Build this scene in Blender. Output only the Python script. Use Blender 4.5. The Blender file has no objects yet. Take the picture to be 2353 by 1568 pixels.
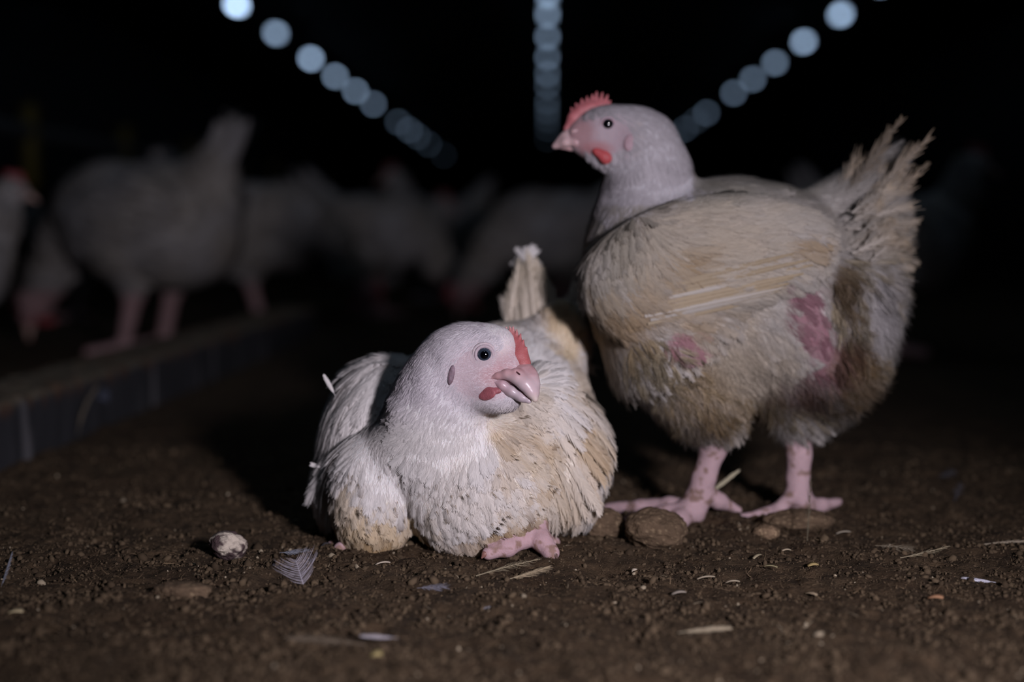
import bpy, math, random
import numpy as np
from mathutils import Matrix, Vector

# ------------------------------------------------------------------ camera, world, lights, exposure
SC = bpy.context.scene
COL = SC.collection
W, H, F = 2353.0, 1568.0, 3300.0           # picture size and focal length in pixels
CAM_H = 0.245
PITCH = math.atan(255.0 / F)               # camera looks a little down ...
YAW = math.atan(80.0 / F)                  # ... and a little left of the house axis (world +Y)

fw = np.array([-math.sin(YAW) * math.cos(PITCH), math.cos(YAW) * math.cos(PITCH), -math.sin(PITCH)])
rt = np.array([math.cos(YAW), math.sin(YAW), 0.0])
up = np.cross(rt, fw)
CAMP = np.array([0.0, 0.0, CAM_H])
AX = np.stack([rt, fw, up])                # rows: right, depth, up


def to_world(q):
    return CAMP + np.asarray(q, float) @ AX


def P(px, py, t):
    """picture position and distance -> (right, depth, up) metres from the eye"""
    return np.array([(px - W / 2) / F * t, t, (H / 2 - py) / F * t])


cam_data = bpy.data.cameras.new('camera')
cam = bpy.data.objects.new('camera', cam_data)
COL.objects.link(cam)
M = Matrix(((rt[0], up[0], -fw[0]), (rt[1], up[1], -fw[1]), (rt[2], up[2], -fw[2]))).to_4x4()
M.translation = Vector(CAMP)
cam.matrix_world = M
cam_data.sensor_fit = 'HORIZONTAL'
cam_data.sensor_width = 36.0
cam_data.lens = 36.0 * F / W
cam_data.clip_start = 0.05
cam_data.clip_end = 300
cam_data.dof.use_dof = True
cam_data.dof.focus_distance = 1.047
cam_data.dof.aperture_fstop = 2.45
SC.camera = cam

world = bpy.data.worlds.new('world')
SC.world = world
world.use_nodes = True
world.node_tree.nodes['Background'].inputs[0].default_value = (0.35, 0.5, 0.75, 1)
world.node_tree.nodes['Background'].inputs[1].default_value = 0.0015

SC.view_settings.view_transform = 'Standard'
SC.view_settings.look = 'None'
SC.view_settings.gamma = 1.0
SC.view_settings.use_curve_mapping = False
SC.view_settings.exposure = 0.0


def lamp(name, kind, loc, target, energy, color, **kw):
    ld = bpy.data.lights.new(name, kind)
    ld.energy = energy
    ld.color = color
    for k, v in kw.items():
        setattr(ld, k, v)
    o = bpy.data.objects.new(name, ld)
    COL.objects.link(o)
    o.location = loc
    d = Vector(target) - Vector(loc)
    o.rotation_euler = d.to_track_quat('-Z', 'Y').to_euler()
    return o


# the photographer's hand lamp, held to the right of the camera
KEY = (0.42, -0.12, 0.41)
lamp('hand_lamp', 'SPOT', KEY, tuple(to_world(P(1240, 980, 1.12))), 73.0, (0.935, 0.885, 1.0),
     spot_size=math.radians(56), spot_blend=1.0, shadow_soft_size=0.05)
# the lamps of the middle row right overhead, above the picture
for ly in (-1.6, 1.3, 4.2):
    lamp('overhead_lamp', 'POINT', (0.0, ly, 3.05), (0, ly, 0), 7.0, (0.55, 0.75, 1.0), shadow_soft_size=0.12)

# ------------------------------------------------------------------ helpers
rng = np.random.default_rng(7)


def norm(v):
    v = np.asarray(v, float)
    return v / np.maximum(np.linalg.norm(v, axis=-1, keepdims=True), 1e-12)


def smooth(a, b, x):
    t = np.clip((x - a) / (b - a), 0, 1)
    return t * t * (3 - 2 * t)


def _hash(i, j, k, seed):
    n = (i.astype(np.int64) * 73856093) ^ (j.astype(np.int64) * 19349663) ^ (k.astype(np.int64) * 83492791) ^ (seed * 2654435761)
    n = (n ^ (n >> 13)) * 1274126177
    n = n & 0x7fffffff
    n = (n ^ (n >> 15)) * 668265263
    n = n & 0x7fffffff
    return ((n ^ (n >> 13)) & 0xffff) / 65535.0


def vnoise(p, scale, seed=0):
    """smooth value noise in 0..1; p (N,3), scale = cell size"""
    q = np.asarray(p, float) / scale
    i = np.floor(q).astype(np.int64)
    f = q - i
    f = f * f * (3 - 2 * f)
    out = 0
    for dx in (0, 1):
        for dy in (0, 1):
            for dz in (0, 1):
                w = (f[:, 0] if dx else 1 - f[:, 0]) * (f[:, 1] if dy else 1 - f[:, 1]) * (f[:, 2] if dz else 1 - f[:, 2])
                out = out + w * _hash(i[:, 0] + dx, i[:, 1] + dy, i[:, 2] + dz, seed)
    return out


def fbm(p, scale, seed=0, n=3):
    s, a, t = 0, 1.0, 0
    for o in range(n):
        s = s + a * vnoise(p, scale / 2 ** o, seed + o * 17)
        t += a
        a *= 0.5
    return s / t


def mesh_from(name, V, faces, mat, parent=None, col=None, origin=None, smooth_shade=True, attrs=None, nrm=None):
    """V world coordinates (N,3); faces (M,k) int array; origin world point the vertices are kept relative to"""
    V = np.asarray(V, np.float64)
    faces = np.asarray(faces, np.int32)
    me = bpy.data.meshes.new(name)
    o3 = np.zeros(3) if origin is None else np.asarray(origin, float)
    me.vertices.add(len(V))
    me.vertices.foreach_set('co', (V - o3).astype(np.float32).ravel())
    k = faces.shape[1]
    me.loops.add(faces.size)
    me.loops.foreach_set('vertex_index', faces.ravel())
    me.polygons.add(len(faces))
    me.polygons.foreach_set('loop_start', np.arange(0, faces.size, k, dtype=np.int32))
    if smooth_shade:
        me.polygons.foreach_set('use_smooth', np.ones(len(faces), bool))
    me.update(calc_edges=True)
    if col is not None:
        a = me.color_attributes.new('tint', 'FLOAT_COLOR', 'POINT')
        c = np.ones((len(V), 4), np.float32)
        c[:, :3] = col
        a.data.foreach_set('color', c.ravel())
    if nrm is not None:
        a = me.attributes.new('lay', 'FLOAT_VECTOR', 'POINT')
        a.data.foreach_set('vector', np.asarray(nrm, np.float32).ravel())
    if attrs:
        for an, av in attrs.items():
            a = me.attributes.new(an, 'FLOAT', 'POINT')
            a.data.foreach_set('value', np.asarray(av, np.float32))
    me.materials.append(mat)
    ob = bpy.data.objects.new(name, me)
    COL.objects.link(ob)
    if parent is not None:
        ob.parent = parent
    elif origin is not None:
        ob.location = o3
    return ob


def empty(name, loc, label, category, group=None):
    o = bpy.data.objects.new(name, None)
    COL.objects.link(o)
    o.location = loc
    o.empty_display_size = 0.02
    o['label'] = label
    o['category'] = category
    if group:
        o['group'] = group
    return o


def tag(o, label, category, group=None, kind=None):
    if label:
        o['label'] = label
    if category:
        o['category'] = category
    if group:
        o['group'] = group
    if kind:
        o['kind'] = kind
    return o


def copy_tree(o, parent=None):
    c = o.copy()
    COL.objects.link(c)
    if parent is not None:
        c.parent = parent
    for ch in list(o.children):
        copy_tree(ch, c)
    return c


# ------------------------------------------------------------------ materials
def material(name, rough=0.7, color=None, bump=None, sss=0.0, sss_col=None, spec=0.3, sheen=0.0, translucent=0.0, coat=0.0, emission=None, mottle=None, metallic=0.0, lay=0.0):
    m = bpy.data.materials.new(name)
    m.use_nodes = True
    nt = m.node_tree
    N, L = nt.nodes, nt.links
    b = N['Principled BSDF']
    b.inputs['Roughness'].default_value = rough
    b.inputs['Specular IOR Level'].default_value = spec
    b.inputs['Metallic'].default_value = metallic
    if sheen:
        b.inputs['Sheen Weight'].default_value = sheen
    if coat:
        b.inputs['Coat Weight'].default_value = coat
        b.inputs['Coat Roughness'].default_value = 0.03
    src = None
    if color is None:
        at = N.new('ShaderNodeAttribute')
        at.attribute_name = 'tint'
        src = at.outputs['Color']
    else:
        rgb = N.new('ShaderNodeRGB')
        rgb.outputs[0].default_value = (*color, 1)
        src = rgb.outputs[0]
    tc = N.new('ShaderNodeTexCoord')
    if mottle:
        sc, amt, darkcol = mottle
        n = N.new('ShaderNodeTexNoise')
        n.inputs['Scale'].default_value = sc
        n.inputs['Detail'].default_value = 6
        L.new(tc.outputs['Object'], n.inputs['Vector'])
        r = N.new('ShaderNodeMapRange')
        r.inputs[1].default_value = 0.42
        r.inputs[2].default_value = 0.68
        r.inputs[4].default_value = amt
        L.new(n.outputs['Fac'], r.inputs[0])
        mx = N.new('ShaderNodeMix')
        mx.data_type = 'RGBA'
        L.new(r.outputs[0], mx.inputs[0])
        L.new(src, mx.inputs[6])
        mx.inputs[7].default_value = (*darkcol, 1)
        src = mx.outputs[2]
    L.new(src, b.inputs['Base Color'])
    if sss:
        b.inputs['Subsurface Weight'].default_value = sss
        b.inputs['Subsurface Radius'].default_value = sss_col or (0.006, 0.002, 0.0012)
        b.inputs['Subsurface Scale'].default_value = 1.0
    if bump:
        prev = None
        for (sc, dist, st) in bump:
            n = N.new('ShaderNodeTexNoise')
            n.inputs['Scale'].default_value = sc
            n.inputs['Detail'].default_value = 4
            L.new(tc.outputs['Object'], n.inputs['Vector'])
            bp = N.new('ShaderNodeBump')
            bp.inputs['Strength'].default_value = st
            bp.inputs['Distance'].default_value = dist
            L.new(n.outputs['Fac'], bp.inputs['Height'])
            if prev:
                L.new(prev.outputs[0], bp.inputs['Normal'])
            prev = bp
        L.new(prev.outputs[0], b.inputs['Normal'])
    if lay:
        # downy barbs scatter light like the surface they lie on
        an = N.new('ShaderNodeAttribute')
        an.attribute_name = 'lay'
        ge = N.new('ShaderNodeNewGeometry')
        mv = N.new('ShaderNodeMix')
        mv.data_type = 'VECTOR'
        mv.inputs[0].default_value = lay
        L.new(ge.outputs['Normal'], mv.inputs[4])
        vt = N.new('ShaderNodeVectorTransform')
        vt.vector_type = 'NORMAL'
        vt.convert_from = 'OBJECT'
        vt.convert_to = 'WORLD'
        L.new(an.outputs['Vector'], vt.inputs[0])
        L.new(vt.outputs[0], mv.inputs[5])
        vn = N.new('ShaderNodeVectorMath')
        vn.operation = 'NORMALIZE'
        L.new(mv.outputs[1], vn.inputs[0])
        L.new(vn.outputs[0], b.inputs['Normal'])
    if translucent:
        tr = N.new('ShaderNodeBsdfTranslucent')
        L.new(src, tr.inputs[0])
        ms = N.new('ShaderNodeMixShader')
        ms.inputs[0].default_value = translucent
        L.new(b.outputs[0], ms.inputs[1])
        L.new(tr.outputs[0], ms.inputs[2])
        L.new(ms.outputs[0], N['Material Output'].inputs[0])
    if emission:
        b.inputs['Emission Color'].default_value = (*emission[0], 1)
        b.inputs['Emission Strength'].default_value = emission[1]
    return m


M_BODY = material('chicken_body', 0.75, None, bump=[(900, 0.0006, 0.5), (160, 0.002, 0.35)], sss=0.15, spec=0.15)
M_FEATHER = material('feather', 0.8, None, spec=0.1, translucent=0.35, lay=0.97)
M_SKIN = material('bare_skin', 0.5, None, bump=[(1600, 0.0004, 0.6), (420, 0.0009, 0.5)], sss=0.25, spec=0.3)
M_COMB = material('comb_skin', 0.45, None, bump=[(1500, 0.0004, 0.6), (500, 0.0008, 0.4)], sss=0.25, spec=0.35)
M_BEAK = material('horn', 0.32, None, bump=[(700, 0.0003, 0.25)], sss=0.2, spec=0.4)
M_MOUTH = material('mouth_lining', 0.5, (0.05, 0.012, 0.012))
M_EYE = material('eye', 0.05, None, spec=0.6, coat=1.0)
M_CLAW = material('claw', 0.4, None, spec=0.3)
M_DUNG = material('dung', 0.9, None, bump=[(700, 0.001, 0.8), (200, 0.003, 0.7)], spec=0.15)


def floor_material():
    m = material('litter_floor', 0.92, None, bump=[(1500, 0.0009, 0.8), (420, 0.0022, 0.8), (60, 0.006, 0.5)], spec=0.15,
                 mottle=(38, 0.55, (0.014, 0.010, 0.007)))
    return m


M_FLOOR = floor_material()
M_CRUMB = material('litter_crumb', 0.9, None, spec=0.12)


# ------------------------------------------------------------------ sculpting with distance fields
class Sculpt:
    """shapes given in the camera-aligned metric frame; result is ONE continuous mesh"""

    def __init__(self, voxel):
        self.v = voxel
        self.prims = []

    def ell(self, c, r, roll=0, yaw=0, k=0.012, neg=False, s=None):
        c = P(*c)
        s = (c[1] / F) if s is None else s
        r = np.array(r, float) * s
        a, b = math.radians(roll), math.radians(yaw)
        Ry = np.array([[math.cos(a), 0, -math.sin(a)], [0, 1, 0], [math.sin(a), 0, math.cos(a)]])   # in the picture plane, positive turns +x towards +z
        Rz = np.array([[math.cos(b), -math.sin(b), 0], [math.sin(b), math.cos(b), 0], [0, 0, 1]])
        R = Rz @ Ry
        self.prims.append(('e', c, r, R, k, neg))
        return self

    def cap(self, a, b, ra, rb, k=0.012, flat=None):
        """round cone from a to b (picture x, y, distance); radii in picture units"""
        a, b = P(*a), P(*b)
        self.prims.append(('c', a, b, (ra * a[1] / F, rb * b[1] / F), k, flat))
        return self

    def chain(self, pts, k=0.006):
        for (x0, y0, t0, r0), (x1, y1, t1, r1) in zip(pts[:-1], pts[1:]):
            self.cap((x0, y0, t0), (x1, y1, t1), r0, r1, k)
        return self

    def build(self, lump=None):
        lo, hi = np.full(3, 1e9), np.full(3, -1e9)
        boxes = []
        for p in self.prims:
            if p[0] == 'e':
                e = np.abs(p[3]) @ p[2]
                b0, b1 = p[1] - e, p[1] + e
                if p[5]:
                    boxes.append((b0, b1))
                    continue
            else:
                r = max(p[3])
                b0, b1 = np.minimum(p[1], p[2]) - r, np.maximum(p[1], p[2]) + r
            boxes.append((b0, b1))
            lo, hi = np.minimum(lo, b0), np.maximum(hi, b1)
        v = self.v
        lo -= 4 * v + 0.004
        hi += 4 * v + 0.004
        n = np.ceil((hi - lo) / v).astype(int) + 1
        f = np.full(n, 1.0, np.float32)
        ax = [lo[i] + np.arange(n[i]) * v for i in range(3)]
        for p, (b0, b1) in zip(self.prims, boxes):
            k = p[4]
            m = k + 4 * v
            i0 = np.clip(np.floor((b0 - m - lo) / v).astype(int), 0, n)
            i1 = np.clip(np.ceil((b1 + m - lo) / v).astype(int) + 1, 0, n)
            if np.any(i1 <= i0):
                continue
            X = ax[0][i0[0]:i1[0]][:, None, None]
            Y = ax[1][i0[1]:i1[1]][None, :, None]
            Z = ax[2][i0[2]:i1[2]][None, None, :]
            if p[0] == 'e':
                c, r, R = p[1], p[2], p[3]
                dx, dy, dz = X - c[0], Y - c[1], Z - c[2]
                k0 = 0
                k1 = 0
                for q in range(3):
                    l = (dx * R[0, q] + dy * R[1, q] + dz * R[2, q]).astype(np.float32)
                    l2 = l * l
                    k0 = k0 + l2 / np.float32(r[q] ** 2)
                    k1 = k1 + l2 / np.float32(r[q] ** 4)
                k0 = np.sqrt(k0)
                d = k0 * (k0 - 1) / np.maximum(np.sqrt(k1), 1e-9)
            else:
                a, b, (ra, rb) = p[1], p[2], p[3]
                ab = b - a
                L2 = float(ab @ ab)
                dx, dy, dz = X - a[0], Y - a[1], Z - a[2]
                h = np.clip((dx * ab[0] + dy * ab[1] + dz * ab[2]) / L2, 0, 1).astype(np.float32)
                d = np.sqrt((dx - ab[0] * h) ** 2 + (dy - ab[1] * h) ** 2 + (dz - ab[2] * h) ** 2) - (ra + (rb - ra) * h)
            d = d.astype(np.float32)
            S = (slice(i0[0], i1[0]), slice(i0[1], i1[1]), slice(i0[2], i1[2]))
            g = f[S]
            neg = p[0] == 'e' and p[5]
            if neg:
                d = -d
                hh = np.maximum(k - np.abs(g - d), 0) / k
                f[S] = np.maximum(g, d) + hh * hh * k * 0.25
            else:
                hh = np.maximum(k - np.abs(g - d), 0) / k
                f[S] = np.minimum(g, d) - hh * hh * k * 0.25
        f[0], f[-1] = 1, 1
        f[:, 0], f[:, -1] = 1, 1
        f[:, :, 0], f[:, :, -1] = 1, 1
        V, Q = surface_nets(f)
        V = lo + V * v
        if lump:
            N = vnormals(V, Q)
            for sc, amp, seed in lump:
                V = V + N * ((fbm(V, sc, seed, 2) - 0.5) * 2 * amp)[:, None]
        return V, Q


def surface_nets(f):
    s = f < 0
    nx, ny, nz = f.shape
    cnt = np.zeros((nx - 1, ny - 1, nz - 1), np.uint8)
    for dx in (0, 1):
        for dy in (0, 1):
            for dz in (0, 1):
                cnt += s[dx:nx - 1 + dx, dy:ny - 1 + dy, dz:nz - 1 + dz]
    act = np.nonzero((cnt > 0) & (cnt < 8))
    idx = np.full(cnt.shape, -1, np.int32)
    idx[act] = np.arange(len(act[0]))
    base = np.stack(act, 1)
    acc = np.zeros((len(base), 3))
    num = np.zeros(len(base))
    corners = [(a, b, c) for a in (0, 1) for b in (0, 1) for c in (0, 1)]
    fv = {c: f[base[:, 0] + c[0], base[:, 1] + c[1], base[:, 2] + c[2]].astype(float) for c in corners}
    for c in corners:
        for ax in range(3):
            if c[ax]:
                continue
            d = list(c)
            d[ax] = 1
            d = tuple(d)
            f0, f1 = fv[c], fv[d]
            m = (f0 < 0) != (f1 < 0)
            t = np.where(m, f0 / np.where(m, f0 - f1, 1), 0)
            pos = np.array(c, float)[None, :].repeat(len(base), 0)
            pos[:, ax] += t
            acc[m] += pos[m]
            num[m] += 1
    V = base + acc / num[:, None]
    quads = []
    for ax in range(3):
        u, w = (ax + 1) % 3, (ax + 2) % 3
        sl0 = [slice(1, -1)] * 3
        sl1 = [slice(1, -1)] * 3
        sl0[ax] = slice(0, f.shape[ax] - 1)
        sl1[ax] = slice(1, f.shape[ax])
        a, b = s[tuple(sl0)], s[tuple(sl1)]
        e = np.nonzero(a != b)
        g = np.stack(e, 1)
        off = np.ones(3, int)
        off[ax] = 0
        g = g + off
        flip = a[e]
        du = np.zeros(3, int)
        dw = np.zeros(3, int)
        du[u], dw[w] = 1, 1

        def I(q):
            return idx[q[:, 0], q[:, 1], q[:, 2]]
        q = np.stack([I(g - du - dw), I(g - dw), I(g), I(g - du)], 1)
        q[~flip] = q[~flip][:, ::-1]
        quads.append(q)
    return V, np.concatenate(quads)


def vnormals(V, Q):
    n = np.cross(V[Q[:, 2]] - V[Q[:, 0]], V[Q[:, 3]] - V[Q[:, 1]])
    N = np.zeros_like(V)
    for k in range(4):
        for a in range(3):
            N[:, a] += np.bincount(Q[:, k], n[:, a], len(V))
    return norm(N)


def pix(q):
    """(right, depth, up) -> picture x, y and distance"""
    t = q[:, 1]
    return q[:, 0] / t * F + W / 2, H / 2 - q[:, 2] / t * F, t


def scatter(V, Q, N, spacing, count, keep=None, seed=1):
    """points over a surface no two in one cell of the given spacing"""
    r = np.random.default_rng(seed)
    if keep is not None:                                    # sample only faces near the wanted zone
        fc = (V[Q[:, 0]] + V[Q[:, 2]]) / 2
        fn = norm(N[Q[:, 0]] + N[Q[:, 2]])
        Q = Q[keep(fc, fn)]
        if len(Q) == 0:
            return np.zeros((0, 3)), np.zeros((0, 3))
    ar = 0.5 * np.linalg.norm(np.cross(V[Q[:, 2]] - V[Q[:, 0]], V[Q[:, 3]] - V[Q[:, 1]]), axis=1)
    cdf = np.cumsum(ar)
    fi = np.searchsorted(cdf, r.random(count) * cdf[-1])
    fi = np.minimum(fi, len(Q) - 1)
    u, w = r.random(count), r.random(count)
    q = Q[fi]

    def bl(A):
        return (A[q[:, 0]] * ((1 - u) * (1 - w))[:, None] + A[q[:, 1]] * (u * (1 - w))[:, None] + A[q[:, 2]] * (u * w)[:, None] + A[q[:, 3]] * ((1 - u) * w)[:, None])
    p = bl(V)
    n = norm(bl(N))
    if keep is not None:
        m = keep(p, n)
        p, n = p[m], n[m]
    if spacing:
        c = np.floor(p / spacing).astype(np.int64)
        key = c[:, 0] * 1000003 + c[:, 1] * 10007 + c[:, 2]
        _, first = np.unique(key, return_index=True)
        p, n = p[first], n[first]
    return p, n


def surf(V, x, y, w=5):
    """distance of the nearest point of a surface seen at a picture position"""
    X, Y, T = pix(V)
    m = (np.abs(X - x) < w) & (np.abs(Y - y) < w)
    return float(T[m].min()) if m.any() else float(T.min())


def flow(p, n, ctrl, power=3):
    """feather direction: blend of control strokes, each (from, to) in (px,py,t)"""
    acc = np.zeros_like(p)
    for a, b in ctrl:
        a3, b3 = P(*a), P(*b)
        d = norm(b3 - a3)
        w = 1.0 / (np.sum((p - (a3 + b3) / 2) ** 2, 1) + 1e-5) ** (power / 2)
        acc += w[:, None] * d
    acc = acc - n * np.sum(acc * n, 1, keepdims=True)
    return norm(acc)


def turn(d, n, ang):
    c, s = np.cos(ang)[:, None], np.sin(ang)[:, None]
    return norm(d * c + np.cross(n, d) * s)


class Ribbons:
    """collects thin barbs as one mesh"""

    def __init__(self):
        self.V, self.Fc, self.C, self.Nn, self.n = [], [], [], [], 0

    def add(self, pts, side, width, col, nrm=None):
        """pts (N,K,3); side (N,3) or (N,K,3) unit; width (N,K); col (N,3) or (N,K,3)"""
        N, K = pts.shape[:2]
        if side.ndim == 2:
            side = side[:, None, :].repeat(K, 1)
        a = pts - side * width[..., None] * 0.5
        b = pts + side * width[..., None] * 0.5
        v = np.stack([a, b], 2).reshape(N, K * 2, 3)
        base = (self.n + np.arange(N) * K * 2)[:, None, None]
        q = np.array([[2 * i, 2 * i + 1, 2 * i + 3, 2 * i + 2] for i in range(K - 1)])[None]
        self.Fc.append((base + q).reshape(-1, 4))
        self.V.append(v.reshape(-1, 3))
        if nrm is None:
            nrm = norm(np.cross(side[:, 0], pts[:, -1] - pts[:, 0]))
        self.Nn.append(np.repeat(nrm, K * 2, 0))
        if col.ndim == 2:
            col = col[:, None, :].repeat(K, 1)
        self.C.append(col[:, :, None, :].repeat(2, 2).reshape(-1, 3))
        self.n += N * K * 2

    def strands(self, p, n, d, L, w, col, lift=0.25, curl=0.0, wig=0.12, K=4, r=rng, tipdark=0.0):
        N = len(p)
        u = np.linspace(0, 1, K)[None, :, None]
        L = np.broadcast_to(L, (N,))[:, None, None]
        lift = np.broadcast_to(lift, (N,))[:, None, None]
        sd = norm(np.cross(d, n))
        wv = (r.random((N, 1, 1)) - 0.5) * 2 * wig
        wn = (r.random((N, 1, 1)) - 0.5) * wig
        pts = p[:, None, :] - n[:, None, :] * 0.0006 + d[:, None, :] * L * u * (1 - 0.15 * lift) + n[:, None, :] * L * (lift * u - curl * u * u + wn * u) + sd[:, None, :] * L * wv * u * u
        ww = np.broadcast_to(w, (N,))[:, None] * (1 - 0.85 * np.linspace(0, 1, K)[None] ** 2)
        c = col[:, None, :] * (1 - tipdark * u)
        self.add(pts, sd, ww, c, n)

    def feathers(self, p, d, n, L, Wd, col, B=9, lift=0.15, curl=0.1, dome=0.25, rag=0.1, angle=38, r=rng, tip=None, bw=1.25, rachis=True, K=3, tipmix=None):
        """many feathers, each a rachis with B barbs a side"""
        N = len(p)
        L = np.broadcast_to(L, (N,)).astype(float)
        Wd = np.broadcast_to(Wd, (N,)).astype(float)
        lift = np.broadcast_to(lift, (N,)).astype(float)
        curl = np.broadcast_to(curl, (N,)).astype(float)
        s = norm(np.cross(d, n))

        def rach(u):       # u (N,...) -> point, L-normalised
            sh = u.shape[1:]
            e = (slice(None),) + (None,) * len(sh)
            return (p[e + (slice(None),)] + d[e + (slice(None),)] * (L[e] * u)[..., None] + n[e + (slice(None),)] * (L[e] * (lift[e] * u - curl[e] * u * u))[..., None])
        u = (np.arange(B) + 0.5) / B * 0.94 + 0.04
        uu = np.broadcast_to(u, (N, B)) + (r.random((N, B)) - 0.5) * 0.5 / B
        prof = np.sin(np.pi * np.clip(u, 0, 1) ** 0.85) ** 0.55 * (1 - 0.25 * u)
        R0 = rach(uu)
        for sg in (-1, 1):
            bl = Wd[:, None] * 0.5 * prof * (1 + rag * (r.random((N, B)) - 0.6) * 2)
            a0 = np.radians(angle + 14 * (1 - uu) + rag * 60 * (r.random((N, B)) - 0.5))
            a1 = a0 * 0.35
            ln = bl / np.maximum(np.sin(a0), 0.35) * 1.05
            pts = [R0]
            for k in range(1, K):
                f = k / (K - 1)
                am = a0 + (a1 - a0) * f * 0.75
                step = ln[..., None] / (K - 1) * (d[:, None, :] * np.cos(am)[..., None] + sg * s[:, None, :] * np.sin(am)[..., None])
                hgt = -dome * f * (bl * np.sin(a0) / (K - 1)) - (curl * 0.8)[:, None] * ln / (K - 1) * f + lift[:, None] * 0.4 * ln / (K - 1)
                pts.append(pts[-1] + step + n[:, None, :] * (hgt + (r.random((N, B)) - 0.5) * rag * bl * 0.5)[..., None])
            pts = np.stack(pts, 2).reshape(N * B, K, 3)
            wd = (L / B * bw * 0.72)[:, None].repeat(B, 1).reshape(-1)[:, None] * (1 - 0.8 * (np.linspace(0, 1, K)[None]) ** 2)
            # barb ribbon lies in the vane: its side is across the barb
            dr = norm(pts[:, -1] - pts[:, 0])
            nn = np.repeat(n, B, 0)
            sd = norm(np.cross(dr, nn))
            jit = 0.93 + 0.14 * r.random((N * B, 1))
            c0 = np.repeat(col, B, 0) * jit
            cc = np.repeat(c0[:, None, :], K, 1)
            if tip is not None:
                tm = (np.linspace(0, 1, K)[None, :, None] * 0.35 + 0.65 * uu.reshape(-1)[:, None, None] ** 2)
                tm = tm * (tipmix[:, None].repeat(B, 1).reshape(-1)[:, None, None] if tipmix is not None else 1)
                cc = cc * (1 - tm) + np.repeat(tip, B, 0)[:, None, :] * tm
            self.add(pts, sd, wd, cc, norm(nn + 0.25 * sg * np.repeat(s, B, 0)))
        if rachis:
            K2 = 5
            ur = np.broadcast_to(np.linspace(-0.12, 0.95, K2), (N, K2))
            pr = rach(ur) + (n * 0.00015)[:, None, :]
            wr = (np.maximum(L * 0.022, 0.00018))[:, None] * np.linspace(1, 0.25, K2)[None]
            self.add(pr, s, wr, np.clip(col * 1.06, 0, 0.95), n)

    def obj(self, name, mat, parent, origin, cam_space=True):
        V = np.concatenate(self.V)
        Nn = np.concatenate(self.Nn)
        if cam_space:
            V = to_world(V)
            Nn = Nn @ AX
        return mesh_from(name, V, np.concatenate(self.Fc), mat, parent, np.clip(np.concatenate(self.C), 0, 1), origin, nrm=Nn)


def stain(q, base, blobs, seed=3):
    """plumage colour: base plus patches of soiling, bare skin and painted shade (px,py,rx,ry,rot,colour,amount,softness)"""
    x, y, t = pix(q)
    c = np.broadcast_to(np.array(base, float), (len(q), 3)).copy()
    nz = fbm(q, 0.012, seed, 3)
    for (bx, by, rx, ry, rot, colr, amt, soft) in blobs:
        a = math.radians(rot)
        dx, dy = x - bx, y - by
        u = (dx * math.cos(a) - dy * math.sin(a)) / rx
        w = (dx * math.sin(a) + dy * math.cos(a)) / ry
        d = np.sqrt(u * u + w * w) + (nz - 0.5) * 1.1
        m = (1 - smooth(1 - soft, 1 + soft * 0.4, d)) * amt
        c = c * (1 - m[:, None]) + np.array(colr)[None] * m[:, None]
    return c


WHITE = (0.74, 0.70, 0.68)
CREAM = (0.66, 0.53, 0.36)
TAN = (0.46, 0.31, 0.15)
BROWN = (0.13, 0.075, 0.035)
DARK = (0.045, 0.028, 0.016)
PINK = (0.36, 0.185, 0.215)
RED = (0.62, 0.10, 0.09)
SKIN = (0.66, 0.42, 0.40)
ROSE = (0.52, 0.20, 0.24)

# ------------------------------------------------------------------ the floor: damp trodden litter
def ground_z(x, y):
    p = np.stack([x, y, np.zeros_like(x)], 1)
    z = (fbm(p, 0.10, 5, 2) - 0.5) * 0.012
    z += (fbm(p, 0.026, 9, 2) - 0.5) * 0.0075
    z += (fbm(p, 0.008, 21, 2) - 0.5) * 0.0042
    z += (vnoise(p, 0.0050, 31) - 0.5) * 0.0024
    # hollows and scuffed pits
    r2 = np.random.default_rng(4)
    for k in range(26):
        cx, cy = r2.uniform(-0.5, 0.6), r2.uniform(0.72, 1.35)
        a, b, dpt = r2.uniform(0.006, 0.016), r2.uniform(0.008, 0.02), r2.uniform(0.002, 0.006)
        z -= dpt * np.exp(-((x - cx) / a) ** 2 - ((y - cy) / b) ** 2)
    fade = np.clip((0.75 - np.abs(x)) / 0.08, 0, 1) * np.clip((1.95 - y) / 0.25, 0, 1) * np.clip((y - 0.5) / 0.06, 0, 1)
    return z * fade


def make_floor():
    xs = np.concatenate([[-7.5, -4, -2, -1.2], np.linspace(-0.78, 0.78, 621), [1.2, 2, 4, 7.5]])
    ys = np.concatenate([[-3, -1, 0, 0.35], np.arange(0.48, 1.45, 0.0026), np.arange(1.45, 2.0, 0.006), [2.2, 2.6, 3.2, 4, 6, 10, 20, 40, 90]])
    X, Y = np.meshgrid(xs, ys)
    x, y = X.ravel(), Y.ravel()
    z = np.zeros_like(x)
    m = (np.abs(x) < 0.78) & (y > 0.47) & (y < 2)
    z[m] = ground_z(x[m], y[m])
    V = np.stack([x, y, z], 1)
    nx, ny = len(xs), len(ys)
    i = np.arange(nx - 1)[None] + (np.arange(ny - 1) * nx)[:, None]
    i = i.ravel()
    Q = np.stack([i, i + 1, i + 1 + nx, i + nx], 1)
    p = V * [1, 1, 0]
    a = fbm(p, 0.05, 3, 3)[:, None]
    b = vnoise(p, 0.006, 8)[:, None]
    c = np.array([0.068, 0.043, 0.026]) * (1 - a) + np.array([0.125, 0.087, 0.055]) * a
    c = c * (0.46 + 0.42 * b) * [1.0, 0.95, 0.86]
    o = mesh_from('floor', V, Q, M_FLOOR, None, c)
    o['kind'] = 'structure'
    return o


make_floor()


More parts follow.
